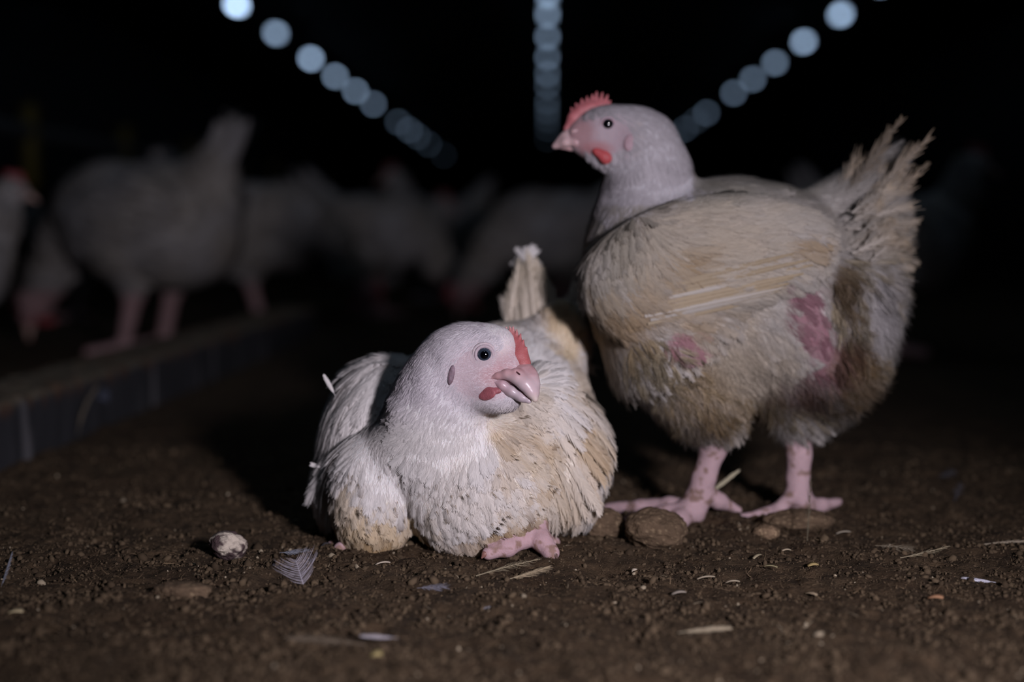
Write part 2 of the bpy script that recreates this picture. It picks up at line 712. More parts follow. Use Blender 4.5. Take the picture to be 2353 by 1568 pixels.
def make_litter():
    """crumbs, shavings and fibres of the bedding: nobody could count them"""
    r = np.random.default_rng(12)
    R = Ribbons()
    # lumpy crumbs: small rounded polyhedra
    n = 42000
    y = 0.70 + 0.9 * r.random(n) ** 1.5
    x = r.uniform(-1, 1, n) * (0.30 + 0.42 * (y - 0.7))
    z = ground_z(x, y)
    cl = smooth(0.42, 0.62, fbm(np.stack([x, y, x * 0], 1), 0.03, 71, 2))
    sz = (0.0004 + 0.0010 * r.random(n) ** 2 + 0.0016 * r.random(n) ** 9) * (0.6 + 0.8 * cl)
    g = 0.6
    o8 = []
    for zz, rr in ((1, 0.0), (0.45, 0.9), (-0.45, 0.9), (-1, 0.0)):
        if rr == 0:
            o8.append([0, 0, zz])
        else:
            o8 += [[rr * math.cos(k * 1.2566 + zz), rr * math.sin(k * 1.2566 + zz), zz] for k in range(5)]
    o8 = np.array(o8, float)                      # 12 vertices
    Vc = o8[None] * (sz[:, None] * r.uniform(0.5, 1.4, (n, 3)))[:, None, :]
    Vc = Vc * r.uniform(0.75, 1.25, (n, 12, 1))
    ang = r.random(n) * 6.28
    ca, sa = np.cos(ang)[:, None], np.sin(ang)[:, None]
    Vc = np.stack([Vc[..., 0] * ca - Vc[..., 1] * sa, Vc[..., 0] * sa + Vc[..., 1] * ca, Vc[..., 2] + Vc[..., 0] * 0.3], 2)
    Vc += np.stack([x, y, z + sz * 0.2], 1)[:, None, :]
    f8 = []
    for k in range(5):
        k2 = (k + 1) % 5
        f8 += [[0, 1 + k, 1 + k2], [1 + k, 6 + k, 6 + k2], [1 + k, 6 + k2, 1 + k2], [11, 6 + k2, 6 + k]]
    f8 = np.array(f8)
    Fc = (np.arange(n) * 12)[:, None, None] + f8[None]
    t = r.random((n, 1))
    c = np.array([0.042, 0.028, 0.017]) * (1 - t) + np.array([0.105, 0.073, 0.044]) * t
    pale = r.random(n) < 0.012
    c[pale] = np.array([0.36, 0.29, 0.20]) * r.uniform(0.5, 1.1, (pale.sum(), 1))
    V1, F1 = Vc.reshape(-1, 3), Fc.reshape(-1, 3)
    # fibres
    n = 42000
    y = 0.70 + 0.9 * r.random(n) ** 1.5
    x = r.uniform(-1, 1, n) * (0.30 + 0.42 * (y - 0.7))
    p = np.stack([x, y, ground_z(x, y) + 0.0008], 1)
    a = r.random(n) * 6.28
    d = norm(np.stack([np.cos(a), np.sin(a), r.normal(0, 0.22, n)], 1))
    up3 = np.broadcast_to(np.array([0, 0, 1.0]), p.shape)
    t = r.random((n, 1))
    c2 = np.array([0.06, 0.04, 0.025]) * (1 - t) + np.array([0.19, 0.13, 0.075]) * t
    pale = r.random(n) < 0.02
    c2[pale] = np.array([0.42, 0.34, 0.23]) * r.uniform(0.5, 1.0, (pale.sum(), 1))
    R.strands(p, norm(up3 + r.normal(0, 0.5, p.shape)), d, 0.0018 + 0.006 * r.random(n) ** 3, 0.00022 + 0.0005 * r.random(n) ** 3, c2, lift=0.25, wig=0.9, r=r)
    V2, F2 = np.concatenate(R.V), np.concatenate(R.Fc)
    F2 = np.concatenate([F2[:, [0, 1, 2]], F2[:, [0, 2, 3]]])
    V = np.concatenate([V1, V2])
    Fa = np.concatenate([F1, F2 + len(V1)])
    C = np.concatenate([np.repeat(c, 12, 0), np.concatenate(R.C)])
    o = mesh_from('litter_bedding', V, Fa, M_CRUMB, None, C)
    tag(o, 'loose brown crumbs and fibres of trodden litter spread over the floor', 'litter', kind='stuff')


make_litter()

# ------------------------------------------------------------------ the sitting hen
def base_point(px, py):
    """ground point seen at a picture position (world)"""
    d = fw + rt * (px - W / 2) / F + up * (H / 2 - py) / F
    return CAMP + d * (CAM_H / -d[2])


def body_object(name, parent, origin, V, Q, col, mat=None):
    return mesh_from(name, to_world(V), Q, mat or M_BODY, parent, col, origin)


def sphere(name, c, r, mat, parent, origin, colf=None, seg=40):
    """eye ball; c camera frame, r metres"""
    th = np.linspace(0, math.pi, seg + 1)
    ph = np.linspace(0, 2 * math.pi, seg * 2, endpoint=False)
    T, Pn = np.meshgrid(th, ph, indexing='ij')
    V = np.stack([np.sin(T) * np.cos(Pn), np.sin(T) * np.sin(Pn), np.cos(T)], 2).reshape(-1, 3) * r
    n = len(ph)
    Q = []
    for i in range(seg):
        for j in range(n):
            Q.append([i * n + j, (i + 1) * n + j, (i + 1) * n + (j + 1) % n, i * n + (j + 1) % n])
    col = colf(V) if colf else np.full((len(V), 3), 0.02)
    return mesh_from(name, to_world(V + c), np.array(Q), mat, parent, col, origin)


def eye_colors(axis, r, pupil=0.42, iris=(0.035, 0.045, 0.065)):
    def f(V):
        d = norm(V) @ norm(axis)
        a = np.arccos(np.clip(d, -1, 1))
        pr = 1 - smooth(pupil, pupil + 0.08, a)
        c = np.array(iris)[None] * (1 - pr[:, None]) + np.array((0.001, 0.001, 0.002))[None] * pr[:, None]
        return c
    return f


SIT_O = base_point(1080, 1262)
SIT_O = np.array([SIT_O[0], SIT_O[1] + 0.05, 0.0])
hen = empty('sitting_chicken', SIT_O, 'white broiler chicken sitting on the litter, head turned and beak slightly open', 'chicken')

s = Sculpt(0.0014)
s.ell((1070, 1030, 1.205), (295, 300, 235), k=0.02)
s.ell((1170, 930, 1.25), (185, 240, 190), k=0.03)                      # raised back
s.ell((1262, 810, 1.27), (76, 130, 112), roll=-20, k=0.02)
s.ell((1288, 795, 1.262), (50, 80, 80), k=0.02)                       # rump
s.cap((1226, 800, 1.29), (1210, 600, 1.305), 84, 10, k=0.025)           # tail stub
s.ell((858, 985, 1.175), (112, 170, 178), roll=-22, k=0.006)           # near left wing shoulder
s.ell((782, 1110, 1.165), (62, 120, 120), roll=-5, k=0.01)
s.ell((868, 1128, 1.115), (112, 120, 150), roll=-6, k=0.004)           # left breast lobe
s.ell((1100, 1112, 1.105), (182, 150, 172), roll=3, k=0.0035)          # right breast lobe
s.ell((1000, 1010, 1.10), (120, 95, 90), roll=0, k=0.02)               # crop
s.ell((1225, 985, 1.135), (118, 140, 150), roll=-10, k=0.012)          # right shoulder
s.ell((1308, 1065, 1.165), (88, 190, 165), roll=-4, k=0.006)           # right wing flank
s.ell((1215, 1120, 1.12), (105, 110, 90), roll=0, k=0.012)             # right thigh
s.chain([(985, 1010, 1.095, 105), (1000, 940, 1.085, 92), (1030, 880, 1.078, 84), (1062, 838, 1.072, 80)], k=0.02)
# head
s.ell((1082, 828, 1.070), (92, 62, 76), roll=12, yaw=-33, k=0.02)
s.ell((1136, 822, 1.062), (66, 50, 66), roll=-22, yaw=-33, k=0.014)
s.ell((1118, 880, 1.058), (68, 44, 55), roll=-18, yaw=-33, k=0.015)    # cheek
s.ell((1150, 905, 1.053), (50, 34, 34), roll=-14, yaw=-33, k=0.012)    # jaw
s.ell((1178, 852, 1.052), (40, 30, 40), roll=-35, yaw=-33, k=0.010)    # beak base
# legs: one foot each side, toes on the litter
foot = [[(1215, 1180, 1.13, 30), (1228, 1212, 1.09, 25), (1205, 1238, 1.082, 20)],
        [(1205, 1238, 1.082, 20), (1165, 1256, 1.072, 19), (1122, 1272, 1.068, 16)],
        [(1228, 1215, 1.090, 24), (1246, 1245, 1.080, 21), (1266, 1270, 1.073, 18)],
        [(1235, 1225, 1.11, 20), (1275, 1248, 1.118, 12)],
        [(850, 1200, 1.14, 30), (815, 1240, 1.118, 20), (783, 1262, 1.105, 16)],
        [(815, 1240, 1.118, 18), (765, 1256, 1.125, 14)]]
leg_i = len(s.prims)
for c in foot:
    s.chain(c, k=0.004)
V, Q = s.build(lump=[(0.03, 0.0016, 3), (0.012, 0.0006, 4)])
V[:, 2] = V[:, 2]
w_ = to_world(V)
w_[:, 2] = np.where(w_[:, 2] < 0.0005, 0.0005 + (w_[:, 2] - 0.0005) * 0.08, w_[:, 2])      # rests flat on the floor
V = (w_ - CAMP) @ AX.T
N = vnormals(V, Q)
px, py, tt = pix(V)


def seg_mask(V, chains, pad):
    m = np.zeros(len(V), bool)
    for c in chains:
        for (x0, y0, t0, r0), (x1, y1, t1, r1) in zip(c[:-1], c[1:]):
            a, b = P(x0, y0, t0), P(x1, y1, t1)
            ab = b - a
            h = np.clip(((V - a) @ ab) / (ab @ ab), 0, 1)
            d = np.linalg.norm(V - a - h[:, None] * ab, axis=1)
            m |= d < (r0 + (r1 - r0) * h) * t0 / F + pad
    return m


SIT_STAINS = [
    (1110, 1140, 170, 110, 0, CREAM, 0.18, 0.8),
    (1190, 970, 90, 120, 0, CREAM, 0.45, 0.7),
    (1300, 1080, 100, 150, 0, CREAM, 0.40, 0.8),
    (1300, 1150, 60, 60, 0, TAN, 0.22, 0.8),
    (1250, 1090, 60, 120, 20, CREAM, 0.4, 0.6),
    (1230, 1110, 60, 20, 25, TAN, 0.45, 0.7),
    (870, 1215, 130, 60, 0, CREAM, 0.9, 0.6),
    (890, 1245, 100, 40, 5, TAN, 0.75, 0.7),
    (800, 1150, 50, 70, 0, CREAM, 0.6, 0.6),
    (1110, 1235, 150, 45, 5, TAN, 0.6, 0.8),
    (1180, 1200, 75, 38, 10, TAN, 0.65, 0.7),
    (1160, 1210, 34, 15, 15, BROWN, 0.8, 0.7),
    (1205, 1188, 30, 12, 25, BROWN, 0.5, 0.7),
    (880, 1215, 24, 9, 30, BROWN, 0.5, 0.7),
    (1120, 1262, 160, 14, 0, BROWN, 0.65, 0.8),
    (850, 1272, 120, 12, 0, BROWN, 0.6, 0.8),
    (1160, 700, 60, 90, 0, CREAM, 0.35, 0.7),
    (1300, 760, 50, 90, 0, CREAM, 0.8, 0.6),
    (1250, 710, 60, 80, 30, TAN, 0.35, 0.8),
    (1330, 900, 50, 150, 8, CREAM, 0.55, 0.7),
    (1335, 1010, 20, 110, 5, TAN, 0.5, 0.7),
    (1200, 1005, 90, 22, -10, TAN, 0.4, 0.8),
    (1150, 1060, 30, 60, 0, TAN, 0.25, 0.8),
    (1000, 980, 90, 80, 0, WHITE, 0.6, 0.6),
]
col = stain(V, WHITE, SIT_STAINS)
# face skin: only on the camera-side half of the head and symmetric beyond it
HC = P(1136, 826, 1.062)
HF = norm(np.array([math.cos(math.radians(35)), -math.sin(math.radians(35)), -0.25]))       # where the beak points
HS = norm(np.array([-math.sin(math.radians(35)), -math.cos(math.radians(35)), 0.0]))      # towards the seen side
HU = norm(np.cross(HF, HS))
if HU[2] < 0:
    HU = -HU


def blob3(V, c, r, colr, col, amt=1.0, soft=0.5):
    d = np.linalg.norm((V - c) / np.array(r), axis=1)
    m = (1 - smooth(1 - soft, 1 + soft, d)) * amt
    return col * (1 - m[:, None]) + np.array(colr)[None] * m[:, None]


headm = np.linalg.norm(V - P(1125, 845, 1.06), axis=1) < 0.045
col = blob3(V, P(1120, 860, 1.05), (0.045, 0.04, 0.036), (0.60, 0.55, 0.58), col, 0.9, 0.25)
col = blob3(V, P(1110, 855, 1.04), (0.030, 0.03, 0.024), (0.44, 0.33, 0.355), col, 0.85, 0.35)
col = blob3(V, P(1172, 835, 1.045), (0.016, 0.02, 0.022), (0.45, 0.285, 0.30), col, 0.75, 0.5)
col = blob3(V, P(1155, 868, 1.035), (0.018, 0.02, 0.008), (0.45, 0.255, 0.265), col, 0.65, 0.5)
col = blob3(V, P(1150, 780, 1.055), (0.010, 0.02, 0.014), WHITE, col, 0.6, 0.5)
col = blob3(V, P(1112, 816, 1.045), (0.010, 0.02, 0.009), (0.45, 0.36, 0.38), col, 0.85, 0.3)
legm = seg_mask(V, foot, 0.0035) & (py > 1195)
col[legm] = np.array((0.50, 0.33, 0.345))
grime = fbm(V, 0.006, 77, 3)
gm = smooth(0.52, 0.66, grime[legm])[:, None] * 0.7
col[legm] = col[legm] * (0.75 + 0.4 * grime[legm])[:, None] * (1 - gm) + np.array(BROWN) * 1.3 * gm
body = body_object('body', hen, SIT_O, V, Q, col)

# eye
ec = P(1113, 816, 1.0447)
eaxis = norm(-ec + np.array([0.25, 0, 0.05]))
sphere('eye', ec, 0.0066, M_EYE, hen, SIT_O, eye_colors(norm(-ec), 0.0066, 0.44))
# eyelid ring
rr = Ribbons()


def ring(name, c, axis, r0, r1, mat, colr, parent, origin, seg=48, k=10, squash=1.0):
    a = norm(axis)
    u = norm(np.cross(a, [0, 0, 1.0]))
    w = np.cross(u, a)
    V, Q = [], []
    for i in range(seg):
        t = 2 * math.pi * i / seg
        rd = u * math.cos(t) + w * math.sin(t) * squash
        for j in range(k):
            f = 2 * math.pi * j / k
            V.append(c + rd * (r0 + r1 * math.cos(f)) + a * r1 * 0.8 * math.sin(f))
            Q.append([i * k + j, ((i + 1) % seg) * k + j, ((i + 1) % seg) * k + (j + 1) % k, i * k + (j + 1) % k])
    V = np.array(V)
    cc = np.broadcast_to(np.array(colr), V.shape)
    return mesh_from(name, to_world(V), np.array(Q), mat, parent, cc, origin)


ring('eyelid', ec + norm(-ec) * 0.0037, norm(-ec), 0.0063, 0.0013, M_SKIN, (0.42, 0.33, 0.36), hen, SIT_O)
ring('eyelid', ec + norm(-ec) * 0.0026, norm(-ec), 0.0080, 0.0014, M_SKIN, (0.50, 0.40, 0.42), hen, SIT_O)


# beak
def beak_part(name, build, colf, parent, origin, voxel=0.0005, mat=None):
    b = Sculpt(voxel)
    build(b)
    V, Q = b.build(lump=[(0.006, 0.00025, 8)])
    return mesh_from(name, to_world(V), Q, mat or M_BEAK, parent, colf(V), origin), V, Q


def upper(b):
    b.chain([(1186, 852, 1.050, 25), (1205, 866, 1.043, 25), (1216, 878, 1.038, 20), (1223, 893, 1.034, 12), (1228, 906, 1.032, 6.5), (1230, 919, 1.031, 3.2)], k=0.004)
    b.chain([(1130, 869, 1.0395, 4), (1146, 864, 1.038, 6), (1166, 860, 1.036, 10), (1188, 868, 1.034, 13), (1206, 884, 1.032, 13), (1219, 900, 1.031, 9), (1229, 918, 1.030, 3.5)], k=0.004)
    b.chain([(1210, 842, 1.046, 9), (1222, 860, 1.041, 8), (1229, 882, 1.037, 7), (1231, 902, 1.034, 5)], k=0.004)
    b.ell((1190, 855, 1.0345), (11, 8, 6), roll=-35, k=0.003)
    b.ell((1191, 859, 1.0325), (8, 9, 2.2), roll=-40, k=0.001, neg=True)


def lower(b):
    b.chain([(1135, 876, 1.0405, 5), (1154, 885, 1.0385, 8.5), (1176, 899, 1.037, 7.5), (1198, 913, 1.0355, 5.5), (1216, 922, 1.034, 3.5)], k=0.003)
    b.chain([(1150, 888, 1.0425, 8), (1172, 900, 1.0405, 8), (1194, 911, 1.0385, 6), (1213, 920, 1.036, 4)], k=0.005)
    b.chain([(1154, 890, 1.050, 11), (1182, 903, 1.046, 8.5), (1206, 914, 1.040, 5)], k=0.006)


def ucol(V):
    x, y, t = pix(V)
    a = smooth(845, 885, y)[:, None]
    c = np.array((0.47, 0.27, 0.28)) * (1 - a) + np.array((0.53, 0.40, 0.42)) * a
    tipm = smooth(898, 925, y)[:, None]
    c = c * (1 - tipm * 0.6) + np.array((0.62, 0.52, 0.42)) * tipm * 0.6
    l = (1 - smooth(1140, 1168, x))[:, None]
    return c * (1 - l) + np.array((0.50, 0.28, 0.29)) * l


def lcol(V):
    x, y, t = pix(V)
    a = smooth(1150, 1185, x)[:, None]
    return np.array((0.46, 0.30, 0.33)) * (1 - a) + np.array((0.47, 0.38, 0.41)) * a


beak_part('upper_beak', upper, ucol, hen, SIT_O)
beak_part('lower_beak', lower, lcol, hen, SIT_O)
mm = Sculpt(0.0006)
mm.chain([(1152, 876, 1.044, 7), (1180, 887, 1.044, 9), (1203, 899, 1.042, 7)], k=0.003)
Vm, Qm = mm.build()
mesh_from('mouth', to_world(Vm), Qm, M_MOUTH, hen, None, SIT_O)


def comb(b):
    # blade along the top of the head with short points
    b.chain([(1171, 768, 1.058, 9), (1183, 792, 1.053, 11), (1194, 818, 1.049, 13), (1204, 838, 1.046, 11)], k=0.004)
    b.chain([(1177, 792, 1.0530, 9), (1189, 820, 1.0485, 12), (1201, 840, 1.046, 14)], k=0.005)
    b.chain([(1180, 776, 1.056, 8), (1195, 805, 1.050, 10), (1207, 832, 1.046, 9)], k=0.004)
    for (x, y, t, tx, ty) in [(1168, 770, 1.060, 1163, 752), (1175, 774, 1.057, 1171, 750), (1181, 778, 1.056, 1179, 751), (1188, 784, 1.054, 1187, 758), (1194, 792, 1.052, 1196, 768), (1200, 803, 1.050, 1203, 782), (1206, 816, 1.048, 1210, 799)]:
        b.cap((x, y, t), (tx, ty, t - 0.001), 5.5, 2.0, k=0.002)


def combcol(V):
    x, y, t = pix(V)
    a = fbm(V, 0.004, 5, 2)[:, None]
    edge = (1 - smooth(750, 775, y))[:, None]
    c = np.array((0.37, 0.08, 0.085)) * (1 - 0.35 * a) + np.array((0.55, 0.26, 0.25)) * 0.35 * a
    return c * (1 - edge * 0.5) + np.array((0.58, 0.36, 0.35)) * edge * 0.5


beak_part('comb', comb, combcol, hen, SIT_O, 0.0006, M_COMB)


def wattle(b):
    b.ell((1116, 905, 1.0405), (27, 6, 16), roll=4, yaw=-33, k=0.004)
    b.ell((1138, 896, 1.0405), (17, 5, 10), roll=-10, yaw=-33, k=0.004)


beak_part('wattle', wattle, lambda V: np.array((0.30, 0.09, 0.105)) * (0.75 + 0.5 * fbm(V, 0.004, 9, 2))[:, None], hen, SIT_O, 0.0006, M_COMB)


def ear(b):
    b.ell((1037, 862, 1.0417), (8, 4, 25), roll=-10, k=0.004)


beak_part('earlobe', ear, lambda V: np.array((0.21, 0.14, 0.17)) * (0.6 + 0.8 * fbm(V, 0.003, 12, 2))[:, None], hen, SIT_O, 0.0008, M_SKIN)

# claws
cl = Ribbons()


def claw(name, a, b, ra, parent, origin, colr=(0.10, 0.075, 0.07)):
    k = Sculpt(0.0006)
    a3, b3 = np.array(a, float), np.array(b, float)
    m3 = (a3 + b3) / 2 - np.array([0, ra * 0.5, 0])
    k.chain([(*a3, ra), (*m3, ra * 0.7), (*b3, ra * 0.25)], k=0.002)
    V, Q = k.build()
    c = np.broadcast_to(np.array(colr), V.shape)
    return mesh_from(name, to_world(V), Q, M_CLAW, parent, c, origin)


claw('claw', (1120, 1273, 1.066), (1107, 1283, 1.064), 8, hen, SIT_O, (0.25, 0.12, 0.10))
claw('claw', (1268, 1272, 1.071), (1280, 1284, 1.068), 9, hen, SIT_O, (0.12, 0.07, 0.06))
claw('claw', (765, 1256, 1.124), (732, 1262, 1.118), 9, hen, SIT_O, (0.06, 0.055, 0.06))

# plumage
SIT_FLOW = [
    ((1090, 760, 1.06), (1030, 790, 1.07)), ((1000, 800, 1.06), (960, 870, 1.06)), ((1020, 860, 1.04), (960, 930, 1.05)),
    ((1120, 760, 1.05), (1060, 790, 1.04)), ((1090, 940, 1.03), (1040, 990, 1.04)), ((1160, 920, 1.03), (1120, 960, 1.03)), ((1080, 880, 1.03), (1040, 930, 1.03)),
    ((950, 960, 1.05), (890, 1000, 1.08)), ((1010, 1000, 1.04), (990, 1060, 1.05)), ((1060, 1010, 1.04), (1060, 1070, 1.05)),
    ((870, 1050, 1.07), (850, 1120, 1.06)), ((860, 1150, 1.06), (870, 1230, 1.07)), ((780, 1130, 1.09), (775, 1220, 1.10)),
    ((1000, 1100, 1.04), (1010, 1180, 1.04)), ((1100, 1080, 1.03), (1110, 1160, 1.03)), ((1200, 1080, 1.05), (1240, 1130, 1.07)), ((1100, 1180, 1.03), (1160, 1240, 1.05)),
    ((1200, 1000, 1.07), (1245, 1060, 1.08)), ((1180, 930, 1.08), (1225, 985, 1.10)), ((1290, 960, 1.10), (1325, 1040, 1.12)), ((1380, 1020, 1.15), (1384, 1110, 1.16)), ((1320, 1000, 1.12), (1350, 1100, 1.16)), ((1330, 1130, 1.12), (1330, 1210, 1.15)),
    ((830, 880, 1.12), (790, 980, 1.12)), ((800, 1000, 1.10), (750, 1080, 1.12)), ((890, 870, 1.12), (850, 930, 1.10)),
    ((1100, 760, 1.15), (1150, 700, 1.22)), ((1220, 780, 1.2), (1225, 680, 1.26)), ((1290, 860, 1.2), (1320, 790, 1.25)), ((1230, 880, 1.12), (1290, 850, 1.16)), ((1330, 880, 1.2), (1350, 960, 1.25)),
]
r = np.random.default_rng(42)


def vis(p, n):
    vdir = norm(-p)
    return (n * vdir).sum(1) > -0.45


def clothe(R, p, n, d, base_col, L, Wd, lift, r, **kw):
    tipc = kw.pop('tipc', None)
    R.feathers(p, d, n, L, Wd, base_col, lift=lift, r=r, tip=tipc, **kw)


def bodyplum(R, V, Q, N, tint_patches, flowc, headtest, r, spacing, count, size, base=WHITE, keep=None, dirt=0.06):
    p, n = scatter(V, Q, N, spacing, count, lambda p, n: vis(p, n) & keep(p), seed=int(r.integers(1e6)))
    d = turn(flow(p, n, flowc), n, r.normal(0, 0.16, len(p)))
    c = stain(p, base, tint_patches) * (0.94 + 0.10 * r.random((len(p), 1)))
    L = size[0] * r.uniform(0.8, 1.2, len(p))
    Wd = size[1] * r.uniform(0.85, 1.15, len(p))
    tip = c.copy()
    dm = r.random(len(p)) < dirt
    tip[dm] = np.array(BROWN) * r.uniform(0.7, 1.5, (dm.sum(), 1))
    tm = np.where(dm, r.uniform(0.4, 0.9, len(p)), 0.0)
    R.feathers(p, d, n, L, Wd, c, B=13, lift=r.uniform(-0.01, 0.025, len(p)), curl=0.075, dome=0.16, rag=0.13, angle=30, r=r, tip=tip, tipmix=tm, bw=0.9)
    return len(p)


HEADC = P(1110, 850, 1.06)
NECKCH = [[(985, 1010, 1.095, 100), (1000, 940, 1.085, 92), (1030, 880, 1.078, 84), (1062, 838, 1.072, 80)], [(1070, 832, 1.070, 72), (1120, 850, 1.062, 62), (1165, 880, 1.055, 48)]]


def sit_bodyzone(p):
    x, y, t = pix(p)
    neck = (seg_mask(p, NECKCH, 0.009) & (y < 1000) & (t < 1.12)) | ((np.linalg.norm(p - HEADC, axis=1) < 0.048) & (t < 1.078) & (y < 965))
    feet = seg_mask(p, foot, 0.006) & (y > 1195)
    return ~neck & ~feet


R = Ribbons()
print('contour', bodyplum(R, V, Q, N, SIT_STAINS, SIT_FLOW, None, r, 0.0046, 90000, (0.017, 0.0105), keep=sit_bodyzone, dirt=0.035))
# soft down strands between the feathers
p, n = scatter(V, Q, N, 0.0012, 130000, lambda p, n: vis(p, n) & sit_bodyzone(p), seed=5)
sel = r.random(len(p)) < 0.5
p, n = p[sel], n[sel]
d = turn(flow(p, n, SIT_FLOW), n, r.normal(0, 0.3, len(p)))
R.strands(p + n * 0.001, n, d, 0.009 * r.uniform(0.6, 1.3, len(p)), 0.0002, stain(p, WHITE, SIT_STAINS) * r.uniform(0.9, 1.06, (len(p), 1)), lift=0.05, curl=0.05, wig=0.2, r=r)
# dirt: small clotted dark streaks in the feathers
marks = [(1064, 1140, 5, 1), (1072, 1134, 3, .6), (1037, 1150, 3, .7), (988, 1190, 6, 1), (992, 1200, 4, 1), (1006, 1155, 3, .6), (822, 1170, 7, 1), (826, 1178, 6, 1), (800, 1184, 8, 1), (808, 1190, 6, .9), (790, 1170, 5, .8),
         (868, 1214, 7, .7), (835, 1212, 4, .9), (840, 1222, 4, .9), (812, 1110, 5, .7), (806, 1092, 4, .6), (1195, 966, 5, .8), (1208, 958, 5, .7), (1180, 975, 4, .5), (1180, 1058, 5, .8), (1176, 1050, 4, .7), (1225, 1064, 4, .8), (1215, 1045, 3, .8),
         (1142, 1208, 9, 1), (1136, 1216, 8, 1), (1150, 1200, 8, 1), (1155, 1190, 8, .9), (1165, 1182, 7, .9), (1130, 1225, 7, .9), (1258, 1118, 7, .7), (1270, 1122, 6, .6), (1266, 1128, 6, .6), (1245, 1165, 6, .5), (1232, 1180, 6, .5), (1150, 1232, 5, .7), (1120, 1250, 6, .7), (990, 1258, 6, .8), (905, 1255, 5, .8), (1255, 990, 4, .6), (1300, 1010, 6, .6), (1318, 1040, 7, .6), (1180, 905, 3, .5), (1280, 1060, 5, .5), (830, 930, 4, .9), (834, 935, 4, .9)]
rm = np.random.default_rng(8)
for k in range(34):
    marks.append((rm.uniform(775, 930) if k % 2 else rm.uniform(1000, 1290), rm.uniform(1080, 1262), rm.uniform(1, 3), rm.uniform(0.2, 0.5)))
for (mx, my, num, dk) in marks:
    num = max(2, int(num * 0.7))
    mt = surf(V, mx, my)
    c0 = P(mx, my, mt)
    pp = np.repeat(c0[None], num, 0) + rm.normal(0, 0.0006, (num, 3)) * [1, 0.2, 1]
    i0 = np.argmin(np.sum((V - c0) ** 2, 1))
    nn0 = np.repeat(N[i0][None], num, 0)
    dd0 = turn(flow(pp, nn0, SIT_FLOW), nn0, rm.normal(0.3, 0.15, num))
    cc0 = (np.array(DARK) * dk + np.array((0.34, 0.24, 0.14)) * (1 - dk))[None].repeat(num, 0)
    R.strands(pp + nn0 * 0.0034, nn0, dd0, rm.uniform(0.002, 0.0058, num), 0.00038, cc0, lift=0.02, curl=0.05, wig=0.2, r=rm)
R.obj('body_plumage', M_FEATHER, hen, SIT_O)

# neck and head: short narrow feathers
R = Ribbons()


def sit_neckzone(p):
    x, y, t = pix(p)
    neck = seg_mask(p, NECKCH, 0.011) & (y < 1030) & (t < 1.12)
    face = (((x - 1122) / 82) ** 2 + ((y - 858) / 62) ** 2 < 1) & (t < 1.075)
    fore = (x > 1162) & (y > 770) & (y < 905)
    return neck & ~face & ~fore


p, n = scatter(V, Q, N, 0.0021, 60000, lambda p, n: vis(p, n) & sit_neckzone(p), seed=9)
x, y, t = pix(p)
d = turn(flow(p, n, SIT_FLOW), n, r.normal(0, 0.2, len(p)))
hd = np.clip(np.linalg.norm(p - HEADC, axis=1) / 0.06, 0.45, 1.3)
nb = smooth(890, 1010, pix(p)[1])[:, None]
c = (np.array((0.64, 0.59, 0.62)) * (1 - nb) + stain(p, WHITE, SIT_STAINS) * nb) * r.uniform(0.9, 1.06, (len(p), 1))
R.feathers(p, d, n, 0.0085 * hd, 0.0036 * hd, c, B=6, lift=r.uniform(0.04, 0.14, len(p)), curl=0.12, dome=0.2, rag=0.3, angle=20, r=r, bw=0.9)
print('neck', len(p))
p, n = scatter(V, Q, N, 0.0010, 60000, lambda p, n: vis(p, n) & sit_neckzone(p), seed=10)
d = turn(flow(p, n, SIT_FLOW), n, r.normal(0, 0.25, len(p)))
R.strands(p, n, d, 0.007 * r.uniform(0.5, 1.3, len(p)), 0.0002, (np.array((0.66, 0.61, 0.64)) + (np.array(WHITE) - np.array((0.66, 0.61, 0.64))) * smooth(890, 1010, pix(p)[1])[:, None]) * r.uniform(0.82, 1.1, (len(p), 1)), lift=0.2, curl=0.12, wig=0.25, r=r)
# facial fuzz
FACE_FLOW = [((1180, 870, 1.03), (1130, 880, 1.03)), ((1150, 800, 1.03), (1110, 780, 1.03)), ((1090, 850, 1.03), (1050, 860, 1.03)), ((1130, 850, 1.03), (1095, 860, 1.03)),
             ((1180, 920, 1.03), (1140, 940, 1.03)), ((1165, 790, 1.04), (1150, 760, 1.05)), ((1090, 790, 1.03), (1050, 800, 1.03)), ((1100, 925, 1.03), (1070, 950, 1.03))]


def sit_face(p):
    x, y, t = pix(p)
    e = ((x - 1113) / 27) ** 2 + ((y - 816) / 27) ** 2 > 1
    wt = ((x - 1120) / 27) ** 2 + ((y - 904) / 15) ** 2 > 1
    return (np.linalg.norm(p - HEADC, axis=1) < 0.05) & e & wt & ((x < 1196) | (y > 915)) & (t < 1.085)


p, n = scatter(V, Q, N, 0.0004, 90000, lambda p, n: vis(p, n) & sit_face(p), seed=11)
d = turn(flow(p, n, FACE_FLOW), n, r.normal(0, 0.2, len(p)))
R.strands(p, n, d, 0.0040 * r.uniform(0.5, 1.3, len(p)), 0.00018, np.array((0.76, 0.70, 0.73)) * r.uniform(0.8, 1.15, (len(p), 1)), lift=0.22, curl=0.1, wig=0.2, r=r)
R.obj('head_plumage', M_FEATHER, hen, SIT_O)


